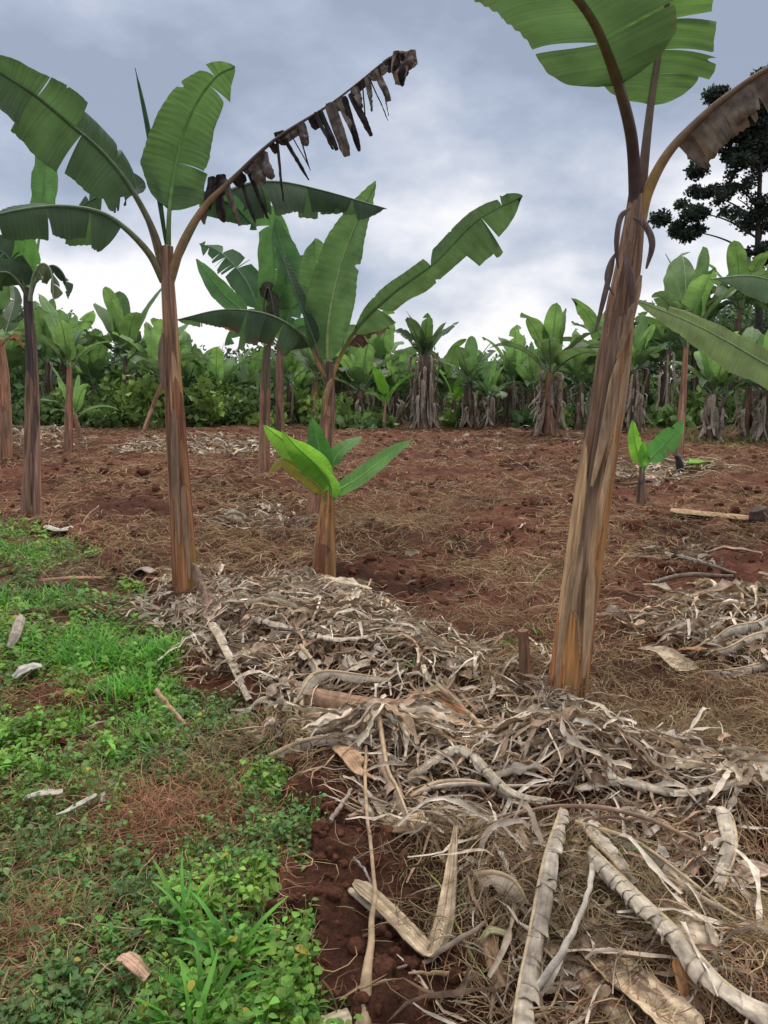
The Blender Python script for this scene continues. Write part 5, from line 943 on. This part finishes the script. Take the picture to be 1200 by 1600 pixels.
# ------------------------------------------------------------------ weeds
def weeds():
    rg = np.random.default_rng(99); n = 9500
    x, y = fan(n * 3, 1.35, 11, 55, .62, .6); k = inweed(x, y); x, y = x[k][:n], y[k][:n]
    bare = np.zeros(len(x), bool)
    for u, v, r in ((250, 1295, .19), (50, 1115, .15), (20, 1465, .08), (350, 1190, .15), (150, 900, .4)):
        c = G0(u, v); bare |= np.hypot(x - c[0], (y - c[1]) * .8) < r * (1 + .4 * vn2(x, y, 6, 2))
    dn = fbm2(x, y, 3.2, 3, 5); keep = ~(bare & (rg.uniform(0, 1, len(x)) < .9)) & (dn > rg.uniform(-1.0, .75, len(x))); x, y = x[keep], y[keep]; n = len(x)
    z = height(x, y); hgt = rg.uniform(.015, .10, n) * rg.uniform(.5, 1.5, n) * (1 + .5 * vn2(x, y, 2, 8)); m = MB(); st = MB()
    kind = vn2(x, y, 2.5, 77) + rg.normal(0, .25, n)
    basec = np.where((kind > .15)[:, None], [[0.170, 0.330, 0.055]], np.where((kind > -.3)[:, None], [[0.125, 0.245, 0.055]], [[0.105, 0.185, 0.06]]))
    basec = basec * rg.uniform(.7, 1.3, (n, 1)) * (1 + np.array([.25, 0, 0]) * rg.uniform(-1, 1, (n, 1)))
    sz = np.clip(y / 3, .8, 2.2) ** .6
    for j in range(9):
        az = rg.uniform(0, 2 * pi, n); f = rg.uniform(.25, 1, n); lx = x + rg.normal(0, .012, n); ly = y + rg.normal(0, .012, n)
        p = np.stack([lx + np.cos(az) * .012, ly + np.sin(az) * .012, z + hgt * f], -1)
        el = rg.uniform(-.35, .75, n); d = np.stack([np.cos(az) * np.cos(el), np.sin(az) * np.cos(el), np.sin(el)], -1)
        b = nrm(np.stack([-np.sin(az), np.cos(az), rg.normal(0, .35, n)], -1)); nn = np.cross(d, b); nn *= np.sign(nn[:, 2:3] + 1e-6)
        L_ = rg.uniform(.010, .03, n) * np.where(kind > .2, 1.35, 1) * sz * rg.uniform(.7, 1.3, n); W_ = L_ * rg.uniform(.26, .42, n)
        t = np.array([0, .25, .5, .78, 1.0]); wp = np.array([.08, .85, 1, .6, .03]); v = np.array([-1, 0, 1])
        c = p[:, None] + d[:, None] * (t[None] * L_[:, None])[..., None] - np.array([0, 0, 1]) * (t[None] ** 2 * L_[:, None] * .35)[..., None]
        q = c[:, :, None] + b[:, None, None] * (W_[:, None, None] * wp[None, :, None] * v)[..., None] + nn[:, None, None] * (W_[:, None, None] * wp[None, :, None] * np.abs(v) * .3)[..., None]
        kc = basec * rg.uniform(.75, 1.25, (n, 1)); yl = rg.uniform(0, 1, n) < .012; kc[yl] = (0.45, 0.36, 0.05)
        m.grid(q, kc)
        s0 = np.stack([lx * 0 + x, ly * 0 + y, z - .01], -1); ss = np.stack([s0, (s0 + p) / 2 + [0, 0, .006], p], 1); w_ = np.array([[-.0009, 0, 0], [.0009, 0, 0]])
        if j % 2 == 0: st.grid(ss[:, :, None] + w_[None, None], basec * .9 + [.05, .0, .0])
    o = m.build('broadleaf_weeds', M['weed']); tag(o, 'low broad-leaved green weeds covering the lower left ground', 'weeds', kind='stuff')
    o = st.build('weed_stems', M['weed']); tag(o, 'thin stems of the low green weeds at the lower left', 'weeds', kind='stuff')
    # grass
    m = MB(); n = 26000; x, y = fan(n * 3, 1.4, 12, 56, .62, .6); k = inweed(x, y) & (fbm2(x, y, 2.1, 3, 15) > rg.uniform(-.5, .7, n * 3)); x, y = x[k][:n], y[k][:n]
    ribbons(m, x, y, rg.uniform(.03, .12, len(x)), rg.uniform(.001, .0028, len(x)), pick([(0.10, 0.24, 0.04), (0.07, 0.17, 0.04), (0.16, 0.24, 0.06), (0.26, 0.24, 0.10)], len(x), 3), 57, S=6, Mv=2, pitch=(.2, 1.4), bend=.7, turn=.6, lift=.004, roll=.3, fall=False)
    tag(m.build('fine_grass', M['weed']), 'fine short grass mixed into the green weeds', 'grass', kind='stuff')
    m = MB()                                                    # lush tufts
    for i, (u, v, r, n_, hh) in enumerate([(150, 1045, .17, 330, .17), (245, 1045, .13, 300, .16), (120, 1015, .2, 200, .13), (200, 1090, .15, 240, .14), (225, 1135, .1, 60, .1), (290, 1460, .03, 16, .22), (365, 1500, .03, 18, .2), (330, 1560, .05, 24, .15), (60, 950, .3, 240, .14), (15, 870, .4, 240, .14), (240, 1180, .1, 50, .1), (285, 1620, .03, 12, .2), (110, 1130, .1, 60, .1), (440, 1560, .06, 24, .1)]):
        c = G0(u, v); x = c[0] + rg.normal(0, r * .6, n_); y = c[1] + rg.normal(0, r * .6, n_)
        wide = 2.2 if n_ < 30 else 1.25
        ribbons(m, x, y, rg.uniform(.5, 1.15, n_) * hh, rg.uniform(.0018, .004, n_) * wide, pick([(0.13, 0.36, 0.04), (0.09, 0.26, 0.045), (0.16, 0.40, 0.06)], n_, i), 800 + i, S=8, Mv=3, curl=.5, pitch=(.9, 1.5), bend=.45, turn=.35, lift=.004, roll=.3, fall=False)
    tag(m.build('grass_tufts', M['weed']), 'lush bright grass tufts among the weeds left of the dry leaf heap', 'grass', kind='stuff')
    m = MB(); n = 9000; rg2 = np.random.default_rng(1)          # far grass strip on the right
    x = rg2.uniform(7, 26, n); y = rg2.uniform(16, 33, n); k = (x > .33 * y + .6 * vn2(x, y, .5, 2)) & (y > 17 + .15 * x); x, y = x[k], y[k]
    ribbons(m, x, y, rg2.uniform(.08, .26, len(x)), rg2.uniform(.006, .014, len(x)), pick([(0.13, 0.19, 0.05), (0.20, 0.20, 0.08), (0.09, 0.15, 0.04)], len(x), 3), 58, S=4, pitch=(.5, 1.5), bend=.4, turn=.5, fall=False)
    tag(m.build('field_edge_grass', M['weed']), 'short olive grass strip before the banana plants at the right', 'grass', kind='stuff')
    m = MB(); rg3 = np.random.default_rng(6)                    # stray weeds in the litter
    for i, (u, v, r, n_) in enumerate([(900, 1380, .08, 14), (940, 1410, .08, 12), (850, 1010, .06, 8), (300, 930, .1, 40), (1180, 1500, .1, 14), (860, 1340, .05, 10), (650, 1100, .05, 5), (800, 1030, .08, 12), (1170, 1060, .05, 6)]):
        c = G0(u, v); x = c[0] + rg3.normal(0, r * .6, n_); y = c[1] + rg3.normal(0, r * .6, n_)
        ribbons(m, x, y, rg3.uniform(.03, .1, n_), rg3.uniform(.002, .005, n_), pick([(0.12, 0.30, 0.05), (0.2, 0.3, 0.06)], n_, i), 880 + i, S=6, Mv=3, pitch=(.5, 1.4), bend=.6, turn=.5, lift=.02, fall=False)
    tag(m.build('stray_grass', M['weed']), 'single green blades showing through the dry leaf litter', 'grass', kind='stuff')
weeds()
